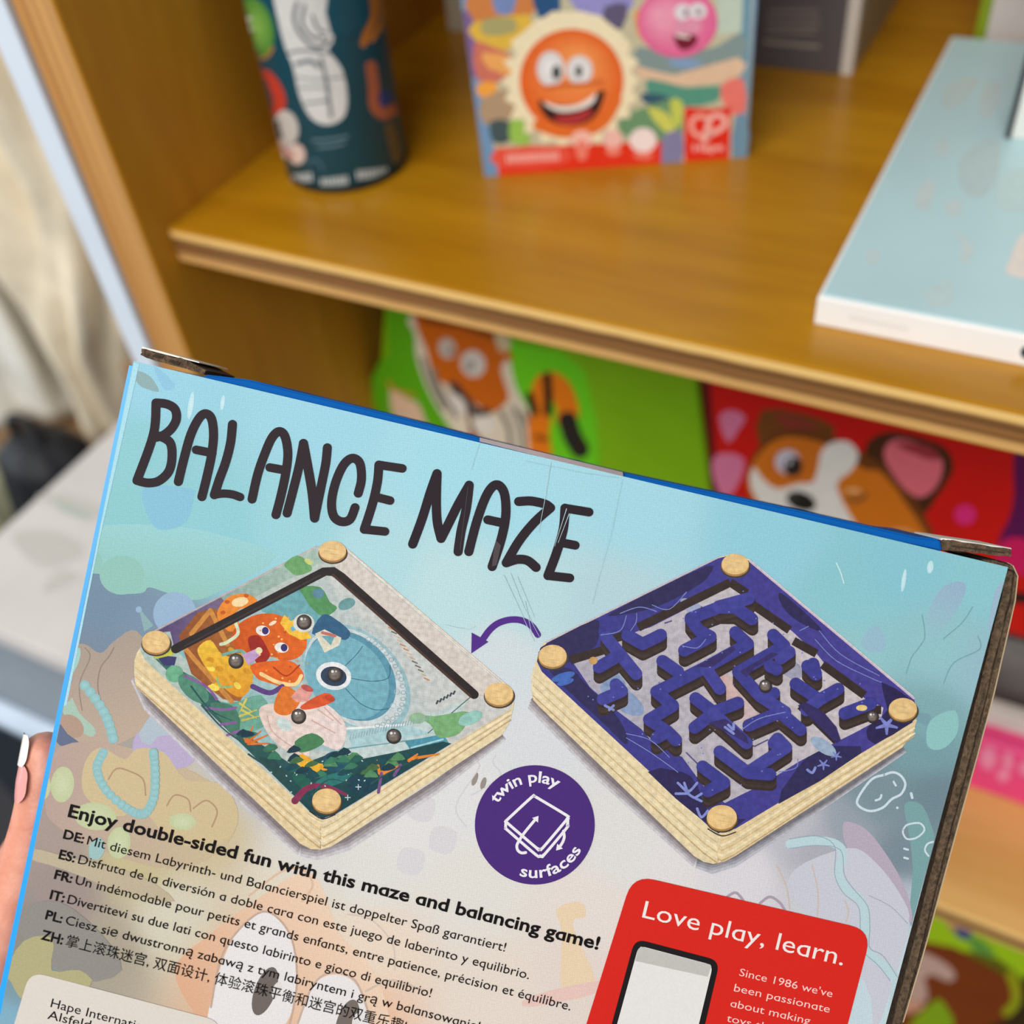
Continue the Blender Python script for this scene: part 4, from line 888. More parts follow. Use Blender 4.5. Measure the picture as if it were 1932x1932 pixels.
p.poly([(960, 262), (1010, 262), (1060, 320), (1080, 390), (1050, 440), (1020, 450), (990, 380)], (196, 60, 44), 3); p.ell(1082, 480, 44, 66, (196, 192, 186), -0.2); p.ell(1120, 580, 32, 40, (214, 190, 180), -0.3); p.ell(1065, 560, 36, 40, (190, 180, 178))
p.stroke([(1070, 560), (1100, 590)], 12, (190, 60, 50)); p.stroke([(1400, -20), (1410, 60), (1380, 130), (1370, 165)], 26, (196, 118, 30), 4); p.stroke([(1420, -20), (1440, 70), (1400, 150)], 20, (206, 128, 40), 4)
p.stroke([(1400, 250), (1410, 330), (1415, 400), (1450, 430), (1490, 410)], 44, (176, 96, 62), 4); p.ell(1450, 372, 26, 30, (52, 66, 122)); p.stroke([(1470, 480), (1500, 600)], 40, (104, 84, 50), 3)
for y, x0, x1 in ((520, 1180, 1310), (545, 1200, 1300)): p.stroke([(x0, y + 10), ((x0 + x1) / 2, y + 6), (x1, y - 6)], 7, (110, 140, 150), 3)
p.stroke([(1160, 620), (1190, 600), (1220, 640)], 4, (90, 130, 150), 3)
for (x0, x1, yy) in [(1095, 1185, 676), (1215, 1310, 690), (1350, 1460, 660)]:
    k = x0
    while k < x1: p.stroke([(k, yy + (k - x0) * -.12 - 12), (k + 3, yy + (k - x0) * -.12 + 14)], 9, (200, 206, 206)); k += 15
p.build('tube_print', TS, tube, 0.0001, 0.00003, M_BLUR)
# smiling picture box
o1, o2 = on_z(914, 333, ZS), on_z(1409, 296, ZS)
white_side = mat('pale_box_side', (120, 150, 180), rough=0.5)
sb, sf, _ = shelf_box('picture_box', o1, o2 - o1, np.linalg.norm(o2 - o1), 0.16, 0.035, [white_side], 'colourful toy box with an orange smiling face, standing on the shelf', 'box')
p = Print(800, 0, 2.972)
p.poly([(190, -120), (1850, -120), (1812, 882), (342, 990)], (196, 190, 160), 0)
p.poly([(200, -60), (240, -60), (420, 990), (342, 992)], (110, 150, 190), 0); p.poly([(215, 60), (270, 60), (330, 420), (270, 440)], (120, 96, 150), 0)
p.poly([(1770, -60), (1840, -60), (1812, 880), (1740, 890)], (110, 150, 170), 0); p.poly([(1640, -60), (1790, -60), (1780, 180), (1650, 200)], (190, 206, 190), 0)
for (pts, c) in [([(260, -60), (610, -60), (600, 90), (280, 120)], (206, 130, 70)), ([(390, -60), (510, -60), (500, 70), (400, 70)], (120, 140, 190)), ([(270, 130), (590, 80), (580, 220), (420, 290), (280, 220)], (224, 184, 70)), ([(330, 110), (500, 100), (510, 180), (340, 200)], (170, 164, 110)),
                 ([(280, 240), (380, 260), (500, 320), (480, 440), (300, 450)], (206, 116, 96)), ([(330, 290), (540, 340), (500, 420), (360, 380)], (238, 170, 96)), ([(300, 470), (400, 460), (400, 540), (310, 540)], (244, 166, 66)), ([(320, 560), (480, 500), (520, 640), (340, 700)], (176, 150, 120)),
                 ([(370, 680), (480, 680), (480, 790), (390, 800)], (66, 86, 90)), ([(480, 690), (540, 650), (600, 800), (490, 800)], (150, 196, 84)), ([(610, -60), (760, -60), (740, 130), (640, 90)], (40, 84, 130)), ([(820, -60), (1180, -60), (1100, 120), (960, 110), (860, 60)], (150, 146, 206)),
                 ([(1010, 40), (1140, 20), (1110, 160), (1020, 150)], (96, 90, 120)), ([(1180, 60), (1260, 80), (1260, 230), (1200, 200)], (232, 158, 56)), ([(1200, 260), (1400, 300), (1640, 260), (1780, 180), (1790, 330), (1500, 420), (1200, 380)], (130, 150, 150)),
                 ([(1180, 360), (1400, 420), (1760, 320), (1780, 420), (1540, 480), (1250, 460)], (222, 190, 160)), ([(1380, 330), (1560, 340), (1500, 380), (1400, 370)], (130, 160, 200)), ([(1250, 440), (1470, 490), (1660, 480), (1640, 570), (1450, 600), (1280, 560)], (84, 150, 130)), ([(1220, 520), (1370, 540), (1350, 600), (1240, 580)], (50, 90, 110)),
                 ([(1100, 660), (1300, 580), (1430, 560), (1450, 740), (1340, 800), (1120, 760)], (108, 150, 110)), ([(1250, 600), (1370, 640), (1420, 760), (1330, 720)], (206, 210, 96)), ([(1380, 560), (1450, 570), (1440, 700), (1400, 690)], (196, 206, 90)), ([(1340, 760), (1450, 740), (1440, 930), (1330, 930)], (130, 130, 170)),
                 ([(1660, 480), (1790, 440), (1800, 640), (1700, 620)], (232, 120, 110)), ([(1740, 660), (1815, 650), (1812, 880), (1725, 890)], (110, 146, 170))]: p.poly(pts, c, 2)
rays = []
for i in range(44):
    t = 2 * PI * i / 44; r = (385, 330)[i % 2] + (i * 37 % 23)
    rays.append((825 + r * math.cos(t), 450 + r * .98 * math.sin(t) - (60 if math.sin(t) < -.6 and i % 2 else 0)))
p.poly(rays, (240, 228, 192), 0)
p.ell(828, 452, 292, 292, (226, 96, 30), c2=(246, 160, 90), off=(.15, -.45), n=48); p.stroke([(640, 700), (760, 740), (900, 735), (1010, 680), (1080, 560)], 60, (226, 110, 40), 4)
for (x, y, a, b) in [(710, 385, 78, 100), (872, 392, 74, 82)]: p.ell(x, y, a, b, (214, 214, 216), c2=(244, 244, 244))
p.ell(742, 405, 26, 40, (70, 74, 76)); p.ell(868, 398, 22, 34, (96, 100, 104)); p.stroke([(680, 490), (760, 478), (900, 470), (1000, 455)], 22, (206, 96, 36), 4)
p.poly([(640, 560), (700, 580), (820, 590), (920, 560), (1000, 500), (1010, 540), (960, 650), (860, 700), (740, 690), (670, 640)], (50, 24, 24), 3); p.poly([(670, 570), (760, 595), (860, 585), (940, 540), (965, 520), (950, 570), (880, 610), (780, 625), (710, 605)], (240, 232, 224), 3); p.poly([(730, 650), (830, 640), (930, 610), (940, 640), (860, 690), (770, 690)], (176, 50, 56), 3)
p.ell(1420, 120, 225, 200, (226, 96, 150), c2=(240, 166, 190), off=(-.5, -.2), n=40); p.ell(1450, 66, 46, 46, (226, 222, 226)); p.ell(1535, 60, 50, 46, (226, 222, 226)); p.ell(1470, 70, 16, 20, (150, 120, 140)); p.ell(1540, 66, 16, 18, (150, 120, 140))
p.ell(1475, 150, 80, 42, (224, 150, 176)); p.poly([(1405, 190), (1530, 200), (1510, 260), (1450, 280), (1415, 250)], (120, 20, 50), 3); p.stroke([(1420, 195), (1480, 205)], 18, (236, 220, 216))
p.poly([(400, 830), (1330, 790), (1330, 930), (420, 988)], (226, 50, 24), 0)
p.poly([(400, 838), (780, 818), (800, 910), (430, 940)], (232, 84, 66), 2)
for k in range(13): p.stroke([(470 + k * 23, 870 - k * 1.3), (472 + k * 23, 905 - k * 1.3)], 12, (248, 200, 190))
p.ell(885, 780, 62, 50, (244, 190, 176)); p.ell(885, 840, 34, 60, (238, 130, 110)); p.ell(1058, 780, 52, 56, (242, 190, 180)); p.ell(1062, 845, 40, 26, (240, 140, 120)); p.ell(1228, 785, 76, 70, (244, 226, 224)); p.ell(1230, 870, 54, 20, (240, 130, 110))
p.poly([(1460, 600), (1600, 610), (1720, 600), (1712, 900), (1460, 915)], (224, 40, 22), 0)
p.stroke([(1590, 660), (1540, 650), (1500, 680), (1510, 740), (1560, 760), (1600, 700)], 26, (244, 170, 156), 5); p.stroke([(1600, 760), (1590, 700), (1620, 650), (1670, 650), (1690, 690), (1650, 730), (1600, 750), (1570, 790)], 28, (244, 186, 176), 5)
p.text([('Hape', 0.02)], (1510, 850), (1680, 842), 46, (246, 190, 180))
p.build('front_print', sf, sb, 0.00005, 0.00002, M_BLUR)
o0 = on_z(868, 66, ZS)
shelf_box('plain_box', on_z(846, 60, ZS), (1, 0.15, 0), 0.05, 0.15, 0.03, [mat('cream_box', (186, 176, 156), rough=0.6)], 'cream box mostly hidden behind the left edge of the smiling picture box', 'box')
# grey box with a white edge
g0, g1 = on_z(1583, 142, ZS), on_z(1607, 143, ZS)
grey = mat('grey_box_card', (92, 86, 88), rough=0.5, noise=0.05); gw = mat('box_white_edge', (206, 198, 188), rough=0.6); gs = mat('box_pale_side', (150, 140, 120), rough=0.6)
e, ff, b = shelf_box('grey_box', (g0[0] - 0.085, g0[1], ZS), (1, 0, 0), 0.085, 0.2, 0.1, [grey, gs], 'dark grey box with a white right edge, behind the smiling picture box', 'box', fidx=lambda n, c: 1 if n.x > .9 else 0)
bm_obj('white_edge', box_bm((0.085, 0.0, -0.006), (0.085 + g1[0] - g0[0], 0.2, 0.0), 0.0006), gw, e)
bm_obj('side_sleeve', box_bm((0.0852, 0.0, -0.1), (0.0846 + g1[0] - g0[0], 0.2, -0.0061), 0.0004), gs, e)
p = Print(1350, 0, 2.684)
for (y, x0, x1, w) in [(50, 270, 520, 14), (90, 260, 525, 16), (130, 260, 520, 22), (165, 255, 500, 10)]:
    k = x0
    while k < x1: p.stroke([(k, y), (k + 8, y + w * .6)], 9, (150, 140, 134)); k += 17
p.stroke([(250, 212), (520, 236)], 18, (156, 146, 138))
p.build('lettering', ff, e, 0.00005, m=M_BLUR)
# flat pale box, and the boxes behind it
tz = 0.0128
teal_top = mat('pale_teal_lid', (182, 214, 220), rough=0.32, noise=0.04, scale=20); whitebox = mat('white_box_card', (238, 236, 232), rough=0.5, noise=0.02)
tl = on_z(1535, 612, ZS)
fb = empty('flat_box', (tl[0], tl[1], ZS), 'flat white box with a pale teal printed lid, lying on the shelf at right', 'box')
bm_obj('carton', box_bm((0, 0, 0), (0.30, 0.238, tz - 0.0006), 0.0008), whitebox, fb)
bm_obj('lid_print', box_bm((0.0014, 0.0014, tz - 0.0006), (0.2986, 0.2366, tz), 0.0002), teal_top, fb)
class Top:
    def __init__(s, z): s.z = z
    def hit(s, px, py, h=0): return on_z(px, py, s.z + h)
p = Print(1350, 0, 2.684)
for (pts, c) in [([(1480, 1390), (1500, 1290), (1560, 1180), (1700, 1180), (1700, 1400)], (226, 218, 210)), ([(1360, 430), (1440, 420), (1420, 560), (1350, 600), (1330, 520)], (192, 200, 200)), ([(1140, 480), (1220, 400), (1330, 390), (1300, 470), (1180, 560)], (190, 200, 196)), ([(1110, 730), (1160, 700), (1180, 760), (1130, 800)], (198, 204, 204)),
                 ([(1010, 1000), (1060, 920), (1110, 930), (1080, 1040), (1030, 1060)], (204, 204, 202)), ([(1160, 1030), (1240, 1010), (1240, 1080), (1190, 1100)], (200, 206, 206)), ([(760, 1290), (820, 1260), (830, 1320), (770, 1350)], (196, 208, 206)), ([(1210, 1170), (1300, 1240), (1290, 1310), (1240, 1330), (1250, 1240)], (206, 208, 206)),
                 ([(1240, 800), (1420, 700), (1430, 900), (1340, 1000), (1250, 960)], (178, 192, 192)), ([(1440, 900), (1570, 850), (1570, 1060), (1420, 1040)], (190, 210, 208)), ([(1050, 1480), (1180, 1420), (1200, 1520), (1100, 1560)], (190, 208, 208))]: p.poly(pts, tuple(c[i] * .5 + (184, 214, 218)[i] * .5 for i in range(3)) if c[0] < 220 else c, 3)
p.build('lid_drawing', Top(ZS + tz), fb, 0.00004, 0.00002, M_BLUR)
FT = Frame((tl[0], tl[1], ZS), (1, 0, 0), (0, 0, 1))
p = Print(1350, 0, 2.684)
for k in range(16): p.stroke([(680 + k * 19, 1597 + k * 3.9), (686 + k * 19, 1618 + k * 3.9)], 6, (206, 204, 198))
p.build('side_mark', FT, fb, 0.00004, m=M_BLUR)
p = Print(1350, 0, 2.684); p.ell(1585, 1785, 42, 36, (46, 56, 66)); p.build('side_logo', FT, fb, 0.00004, m=M_BLUR)
w0 = on_z(1906, 262, ZS + tz); w1 = on_z(1945, 266, ZS + tz)
e, ff, b = shelf_box('white_box', w0, w1 - w0, 0.12, 0.13, 0.03, [mat('white_box_face', (226, 228, 222), rough=0.5), mat('box_dark_edge', (40, 44, 48), rough=0.5)], 'white box with a dark left edge, standing on the flat pale teal box', 'box', fidx=lambda n, c: 1 if n.x < -.9 else 0)
bm_obj('dark_edge', box_bm((-0.0022, 0.0, -0.03), (0.0, 0.13, 0.0004), 0.0003), mat('dark_edge_card', (44, 48, 52), rough=0.5), e)
g0 = on_z(1830, 112, ZS); g1 = on_z(1848, 118, ZS)
e, ff, b = shelf_box('green_edged_box', (g0[0], g0[1], ZS), (1, 0, 0), 0.14, 0.2, 0.04, [mat('pale_box_face', (200, 190, 186), rough=0.5)], 'white box with a lime green left edge, behind the flat pale teal box', 'box')
bm_obj('green_edge', box_bm((-0.0004, -0.0, -0.0402), (g1[0] - g0[0], 0.2003, 0.0004), 0.0004), mat('lime_card', (128, 148, 12), rough=0.5), e)

# ------------------------------------------------------------------ things below the shelf
YB = 0.42
FB = Frame(on_y(712, 1010, YB), (1, 0, 0), (0, 0, 1))
case_top = on_y(1915, 1196, YB)[2]
case_grey = mat('dark_grey_fabric', (124, 118, 114), rough=0.9, noise=0.15, scale=80)
e = empty('storage_case', (-0.06, 0.51, ZL), 'dark grey fabric storage case under the red and green picture boxes', 'case')
bm_obj('case_body', box_bm((-0.27, -0.078, 0.0), (0.27, 0.1, case_top - ZL - 0.004), 0.02, 5), case_grey, e, smooth=True)
bm_obj('case_lid', box_bm((-0.272, -0.08, case_top - ZL - 0.02), (0.272, 0.102, case_top - ZL), 0.006, 3), mat('dark_lid', (60, 57, 56), rough=0.8), e)
olive = mat('green_box_card', (126, 180, 10), rough=0.45, noise=0.04)
e = empty('green_picture_box', FB.matrix(), 'green picture box with a striped orange tiger, under the shelf', 'box')
def at_case(x0, y0, x1, y1):
    lo, hi = 0.0, 1.0
    for _ in range(40):
        t = (lo + hi) / 2
        if FB.hit(x0 + (x1 - x0) * t, y0 + (y1 - y0) * t)[2] > case_top: lo = t
        else: hi = t
    return (x0 + (x1 - x0) * lo, y0 + (y1 - y0) * lo)
gpts = [(728, 540), (1308, 665), at_case(1308, 665, 1362, 1100), at_case(728, 540, 680, 1240)]
prism('carton', gpts, -0.05, 0.0, olive, e, bev=0.001, surf=FB)
p = Print(650, 560, 2.576)
LG = (106, 206, 24)
p.poly([(200, -40), (800, 200), (1060, 270), (1170, 360), (1225, 600), (1245, 830), (1250, 1000), (150, 700), (130, 400), (170, 320), (215, 280)], (88, 170, 18), 0); p.poly([(800, 220), (1060, 270), (1170, 360), (1225, 600), (1245, 1000), (980, 900), (880, 560), (810, 380)], LG, 0)
p.poly([(310, 100), (340, 180), (350, 300), (420, 480), (520, 640), (620, 760), (960, 860), (940, 700), (900, 560), (830, 430), (790, 240), (720, 140), (480, 60)], (222, 210, 188), 3)
p.poly([(330, 60), (480, 60), (720, 160), (800, 240), (815, 330), (790, 300), (760, 360), (800, 480), (760, 540), (690, 560), (540, 440), (440, 400), (400, 260)], (200, 98, 14), 2); p.poly([(340, 50), (720, 150), (740, 210), (560, 150), (400, 130)], (130, 60, 10), 2)
p.poly([(730, 160), (800, 190), (800, 260), (750, 260)], (206, 190, 150), 2)
p.ell(500, 250, 42, 52, (196, 186, 176), -0.4); p.ell(625, 325, 60, 66, (210, 204, 196), -0.4); p.ell(520, 265, 16, 20, (150, 130, 120)); p.ell(610, 335, 22, 26, (160, 150, 140))
p.stroke([(530, 430), (580, 490), (640, 560), (690, 560)], 44, (62, 52, 52), 4); p.ell(540, 520, 60, 40, (222, 214, 206), .7); p.ell(680, 620, 50, 46, (226, 220, 210)); p.stroke([(600, 560), (620, 640), (660, 700)], 18, (96, 60, 56), 4); p.poly([(600, 650), (650, 670), (720, 760), (640, 720)], (160, 60, 56), 2)
for s in ([(380, 300), (420, 420), (480, 540)], [(430, 350), (460, 440), (540, 580)], [(760, 560), (800, 640), (810, 760)], [(820, 540), (860, 640), (870, 760)], [(870, 560), (910, 660), (920, 800)]): p.stroke(s, 24, (124, 120, 108), 4)
p.poly([(225, 440), (300, 490), (360, 520), (400, 620), (440, 720), (250, 600)], (222, 190, 160), 3); p.stroke([(215, 410), (240, 450), (340, 480)], 14, (206, 130, 50), 3)
p.stroke([(990, 900), (955, 760), (945, 640), (960, 520), (965, 440), (1000, 415), (1050, 450), (1085, 540), (1080, 590)], 105, (232, 124, 14), 5); p.stroke([(985, 385), (990, 470), (990, 560)], 42, (48, 30, 16), 4); p.stroke([(900, 480), (925, 560)], 40, (48, 34, 16)); p.stroke([(930, 680), (980, 690)], 24, (120, 60, 14))
p.stroke([(1085, 600), (1110, 680), (1145, 740)], 92, (34, 32, 30), 4)
p.build('front_print', FB, e, 0.00005, 0.00002, M_BLUR)
redc = mat('red_box_card', (206, 14, 8), rough=0.45, noise=0.04)
e = empty('red_picture_box', FB.matrix(), 'red picture box with a winking corgi dog, under the shelf at right', 'box')
rp = [(1322, 690), (1960, 830), at_case(1960, 830, 1960, 1300), at_case(1322, 690, 1380, 1150)]
prism('carton', rp, -0.05, 0.0012, redc, e, bev=0.001, surf=FB)
p = Print(1280, 720, 2.963)
p.poly([(130, -60), (180, -60), (260, 1000), (230, 1000)], (110, 8, 14), 0)
for pts in ([(230, 190), (300, 150), (380, 190), (340, 260), (280, 335)], [(190, 440), (250, 390), (370, 420), (350, 540), (270, 650), (210, 560)]): p.poly(pts, (216, 120, 156), 2)
p.poly([(470, 150), (700, 170), (880, 250), (800, 360), (560, 360), (450, 330)], (116, 66, 20), 2); p.poly([(540, 160), (780, 230), (760, 300), (620, 270)], (140, 52, 40), 2)
p.poly([(1060, 330), (1200, 270), (1440, 330), (1525, 400), (1535, 500), (1440, 650), (1380, 730), (1330, 720), (1180, 600), (1050, 480)], (72, 36, 12), 2)
p.poly([(385, 560), (420, 410), (520, 290), (640, 255), (800, 260), (900, 320), (1050, 400), (1180, 480), (1340, 680), (1420, 900), (1100, 1000), (600, 860), (440, 690)], (110, 58, 14), 3)
p.poly([(392, 560), (430, 430), (530, 330), (640, 300), (790, 330), (900, 380), (1040, 480), (1140, 500), (1280, 680), (1390, 900), (1100, 1000), (600, 860), (445, 690)], (212, 116, 20), 3)
p.poly([(1150, 400), (1220, 310), (1400, 360), (1480, 440), (1450, 570), (1350, 640), (1240, 560)], (226, 108, 120), 3); p.poly([(1200, 330), (1400, 350), (1470, 420), (1380, 420)], (160, 50, 60), 2)
p.poly([(820, 360), (880, 325), (960, 330), (1010, 400), (970, 490), (890, 560), (930, 680), (1010, 820), (1040, 940), (600, 900), (460, 680), (405, 560), (425, 470), (480, 540), (560, 590), (680, 560), (760, 550), (780, 440)], (232, 228, 220), 3)
p.poly([(480, 480), (560, 560), (700, 550), (770, 520), (790, 380), (700, 330), (560, 350)], (206, 110, 26), 3)
p.ell(615, 440, 70, 68, (206, 200, 214)); p.ell(645, 465, 52, 56, (40, 34, 34)); p.ell(625, 440, 12, 12, (240, 240, 240)); p.ell(690, 660, 86, 52, (26, 24, 22), 0.35); p.ell(640, 640, 30, 20, (60, 60, 58), .3)
p.stroke([(950, 640), (1000, 660), (1050, 620)], 22, (110, 80, 40), 4); p.stroke([(950, 600), (1010, 600)], 20, (230, 190, 130), 3); p.stroke([(1160, 840), (1260, 820), (1330, 850)], 16, (236, 170, 100), 4)
p.ell(1605, 735, 60, 56, (222, 40, 120)); p.poly([(1880, 350), (2000, 380), (2000, 960), (1780, 940), (1850, 760), (1880, 620)], (92, 12, 78), 2); p.poly([(1780, 930), (1860, 860), (1990, 900), (1990, 1080), (1800, 1020)], (206, 20, 90), 2)
p.poly([(1700, 1160), (2000, 1170), (2000, 1235), (1700, 1225)], (34, 20, 22), 0)
p.build('front_print', FB, e, 0.00125, 0.00002, M_BLUR)
# pink package on the lower shelf
YP = 0.385
FP = Frame(on_y(1790, 1462, YP), (1, 0, 0), (0, 0, 1))
FP = Frame((FP.o[0] - 0.03, YP, ZL), (1, 0, 0), (0, 0, 1))
e = empty('pink_package', FP.matrix(), 'pink toy package with white patches, on the lower shelf below the red box', 'package')
hp = on_y(1850, 1396, YP)[2] - ZL
bm_obj('carton', box_bm((0, 0, -0.028), (0.17, hp, 0), 0.003, 3), mat('pink_card', (240, 70, 132), rough=0.4), e)
bm_obj('card_header', box_bm((0.012, hp - 0.001, -0.02), (0.165, hp + 0.014, -0.012), 0.001), mat('white_card_header', (214, 206, 196), rough=0.6), e)
p = Print(1680, 1080, 4.6)
for (x, y, a, b) in [(850, 1610, 80, 110), (1020, 1640, 50, 90), (980, 1760, 60, 60), (1200, 1700, 90, 80)]: p.ell(x, y, a, b, (242, 120, 166), 0, (246, 160, 190))
p.build('front_print', FP, e, 0.00005, m=M_BLUR)
bm_obj('orange_tag', box_bm((0.085, hp, -0.0118), (0.11, hp + 0.02, -0.0108), 0.0003), mat('orange_tag', (206, 70, 30)), e)
# picture panel under the lower shelf
YQ = 0.345
FQ = Frame((on_y(1735, 1932, YQ)[0] - 0.08, YQ, 0.0785), (1, 0, 0), (0, 0, 1))
e = empty('brown_picture_box', FQ.matrix(), 'brown and lime picture box below the lower shelf, lower right', 'box')
bm_obj('carton', box_bm((0, 0, -0.04), (0.3, ZL - 0.016 - 0.085, 0), 0.001), mat('brown_card', (120, 52, 10), rough=0.5), e)
p = Print(1640, 1450, 4.007)
p.poly([(350, 900), (560, 1050), (1300, 1280), (1300, 1700), (1180, 1640), (900, 1480), (640, 1350), (330, 1290)], (160, 196, 20), 0); p.poly([(560, 1140), (640, 1150), (720, 1250), (660, 1260)], (186, 130, 90), 2); p.ell(715, 1240, 70, 50, (60, 70, 126), 0.5); p.poly([(740, 1270), (860, 1300), (960, 1420), (800, 1390)], (96, 150, 60), 2); p.poly([(700, 1380), (980, 1440), (1180, 1610), (1180, 1650), (900, 1490)], (96, 96, 10), 2)
p.poly([(330, 1400), (440, 1400), (600, 1490), (650, 1570), (600, 1610), (480, 1560), (420, 1590), (440, 1690), (420, 1760), (280, 1720)], (196, 160, 146), 3); p.poly([(230, 1740), (330, 1750), (420, 1800), (300, 1850), (210, 1830)], (206, 150, 120), 3)
p.poly([(300, 1960), (420, 1820), (520, 1740), (580, 1800), (640, 1960)], (130, 166, 20), 2); p.stroke([(1070, 1560), (1110, 1680), (1100, 1780), (1040, 1840)], 70, (150, 156, 16), 4); p.poly([(1180, 1560), (1300, 1640), (1300, 2000), (820, 2000), (1060, 1880), (1150, 1760)], (50, 38, 14), 2)
p.build('front_print', FQ, e, 0.00005, 0.00002, M_BLUR)

# ------------------------------------------------------------------ left of the bookcase
def rough_box(name, lo, hi, m, label, cat, bev=0.003):
    e = bm_obj(name, box_bm((0, 0, 0), [hi[i] - lo[i] for i in range(3)], bev), m)
    e.location = lo
    return tag(e, label, cat)
# crate with a white board box lying in it
xr = XP - 0.052
cz = 0.43
cr = empty('storage_crate', (-0.66, 0.185, 0.0), 'slate grey plastic crate standing on the floor left of the bookcase', 'crate')
slate = mat('slate_plastic', (34, 42, 52), rough=0.35, noise=0.08); rim_m = mat('pale_plastic_rim', (178, 192, 208), rough=0.3)
W, D, H = 0.66 + xr, 0.275, cz
bm_obj('front_wall', box_bm((0, 0, 0), (W, 0.006, H - 0.02), 0.002), slate, cr)
bm_obj('back_wall', box_bm((0, D - 0.006, 0), (W, D, H - 0.02), 0.002), slate, cr)
bm_obj('side_wall', box_bm((0, 0.006, 0), (0.006, D - 0.006, H - 0.02), 0.002), slate, cr)
bm_obj('side_wall', box_bm((W - 0.006, 0.006, 0), (W, D - 0.006, H - 0.02), 0.002), slate, cr)
bm_obj('base', box_bm((0.006, 0.006, 0), (W - 0.006, D - 0.006, 0.006), 0.001), slate, cr)
bm = bmesh.new()
ro = [(-.008, -.01), (W + .004, -.01), (W + .004, D + .008), (-.008, D + .008)]; ri = [(.006, .006), (W - .006, .006), (W - .006, D - .006), (.006, D - .006)]
lv = [[bm.verts.new((x, y, z)) for x, y in r] for r, z in ((ro, H - .02), (ro, H), (ri, H), (ri, H - .02))]
for a in range(4):
    A, B = lv[a], lv[(a + 1) % 4]
    for i in range(4): bm.faces.new((A[i], A[(i + 1) % 4], B[(i + 1) % 4], B[i]))
bmesh.ops.recalc_face_normals(bm, faces=bm.faces[:]); bmesh.ops.bevel(bm, geom=bm.edges[:], offset=0.004, segments=3, affect='EDGES')
bm_obj('rim', bm, rim_m, cr, smooth=True)
bm_obj('lid', box_bm((0.006, 0.006, H - 0.008), (W - 0.006, D - 0.006, H - 0.0005), 0.001), mat('lid_plastic', (122, 132, 142), rough=0.35), cr)
bm_obj('inner_rib', box_bm((0.006, 0.02, H - 0.03), (W - 0.006, 0.028, H - 0.02), 0.001), rim_m, cr)
wb = empty('flat_carton', (-0.648, 0.222, cz), 'flat off-white cardboard carton with faint grey marks, lying on the slate crate', 'carton')
bm_obj('carton_body', box_bm((0, 0, 0), (0.648 + xr, 0.232, 0.02), 0.002), mat('off_white_card', (196, 190, 186), rough=0.7, noise=0.06, scale=14), wb)
p = Print()
for pts in ([(70, 940), (120, 930), (200, 960), (170, 975)], [(20, 1010), (100, 1000), (160, 1040), (80, 1070)], [(110, 1075), (150, 1090), (80, 1120)]): p.poly(pts, (182, 178, 172), 4)
p.poly([(100, 945), (125, 950), (170, 972), (168, 982), (120, 965)], (160, 170, 160), 3)
p.build('faint_marks', Top(cz + 0.02), wb, 0.0003, m=M_BLUR)
# brown carton, and soft bags standing on and before it
kx = mat('kraft_card', (140, 108, 74), rough=0.8, noise=0.1)
KT = 0.275
kb = empty('kraft_carton', (-1.25, 0.482, 0.0), 'low brown kraft carton under the cloth bags, behind the slate crate', 'carton')
bm_obj('carton_body', box_bm((0, 0, 0), (0.54, 0.22, KT - 0.001), 0.003), kx, kb)
bm_obj('lid_flap', box_bm((0, -0.004, KT - 0.04), (0.54, 0.0, KT), 0.001), mat('kraft_flap', (120, 92, 64), rough=0.8), kb)
kb = empty('tall_carton', (-0.692, 0.484, 0.0), 'taller brown kraft carton between the beige tote and the white board', 'carton')
bm_obj('carton_body', box_bm((0, 0, 0), (0.24, 0.22, 0.46), 0.003), kx, kb)
bm_obj('blue_label', box_bm((0.06, -0.0012, 0.40), (0.16, 0.0, 0.455), 0.0003), mat('navy_label', (30, 52, 92), rough=0.6), kb)
def sack(name, rings, m, label, cat, folds=9, amp=0.012, seed=1, n=72, handle=None):
    """soft bag: rings (x, y, z, rx, ry, fold strength)"""
    rnd = random.Random(seed); ph = [rnd.uniform(0, 6.28) for _ in range(6)]
    e = empty(name, (rings[-1][0], rings[-1][1], rings[-1][2]), label, cat)
    V, Fc = [], []; K = 5; R = []
    for i in range(len(rings) - 1):
        for k in range(K):
            t = k / K; R.append([rings[i][z] * (1 - t) + rings[i + 1][z] * t for z in range(6)])
    R.append(list(rings[-1]))
    for (x, y, z, rx, ry, f) in R:
        for i in range(n):
            a = 2 * PI * i / n
            q = math.sin(folds * a + ph[0] + 9 * z) + 0.6 * math.sin((folds + 4) * a + ph[1] - 14 * z) + 0.5 * math.sin(3 * a + ph[2] + 22 * z)
            k = 1 + f * q * 0.2
            V.append((x + rx * k * math.cos(a), y + ry * k * math.sin(a), z + amp * f * math.sin(2 * a + ph[3])))
    m_ = len(R)
    for j in range(m_ - 1):
        for i in range(n): Fc.append((j * n + i, (j + 1) * n + i, (j + 1) * n + (i + 1) % n, j * n + (i + 1) % n))
    Fc.append(tuple(range(n))); Fc.append(tuple(reversed(range((m_ - 1) * n, m_ * n))))
    mesh_obj('bag_body', V, Fc, m, e, smooth=True)
    return e
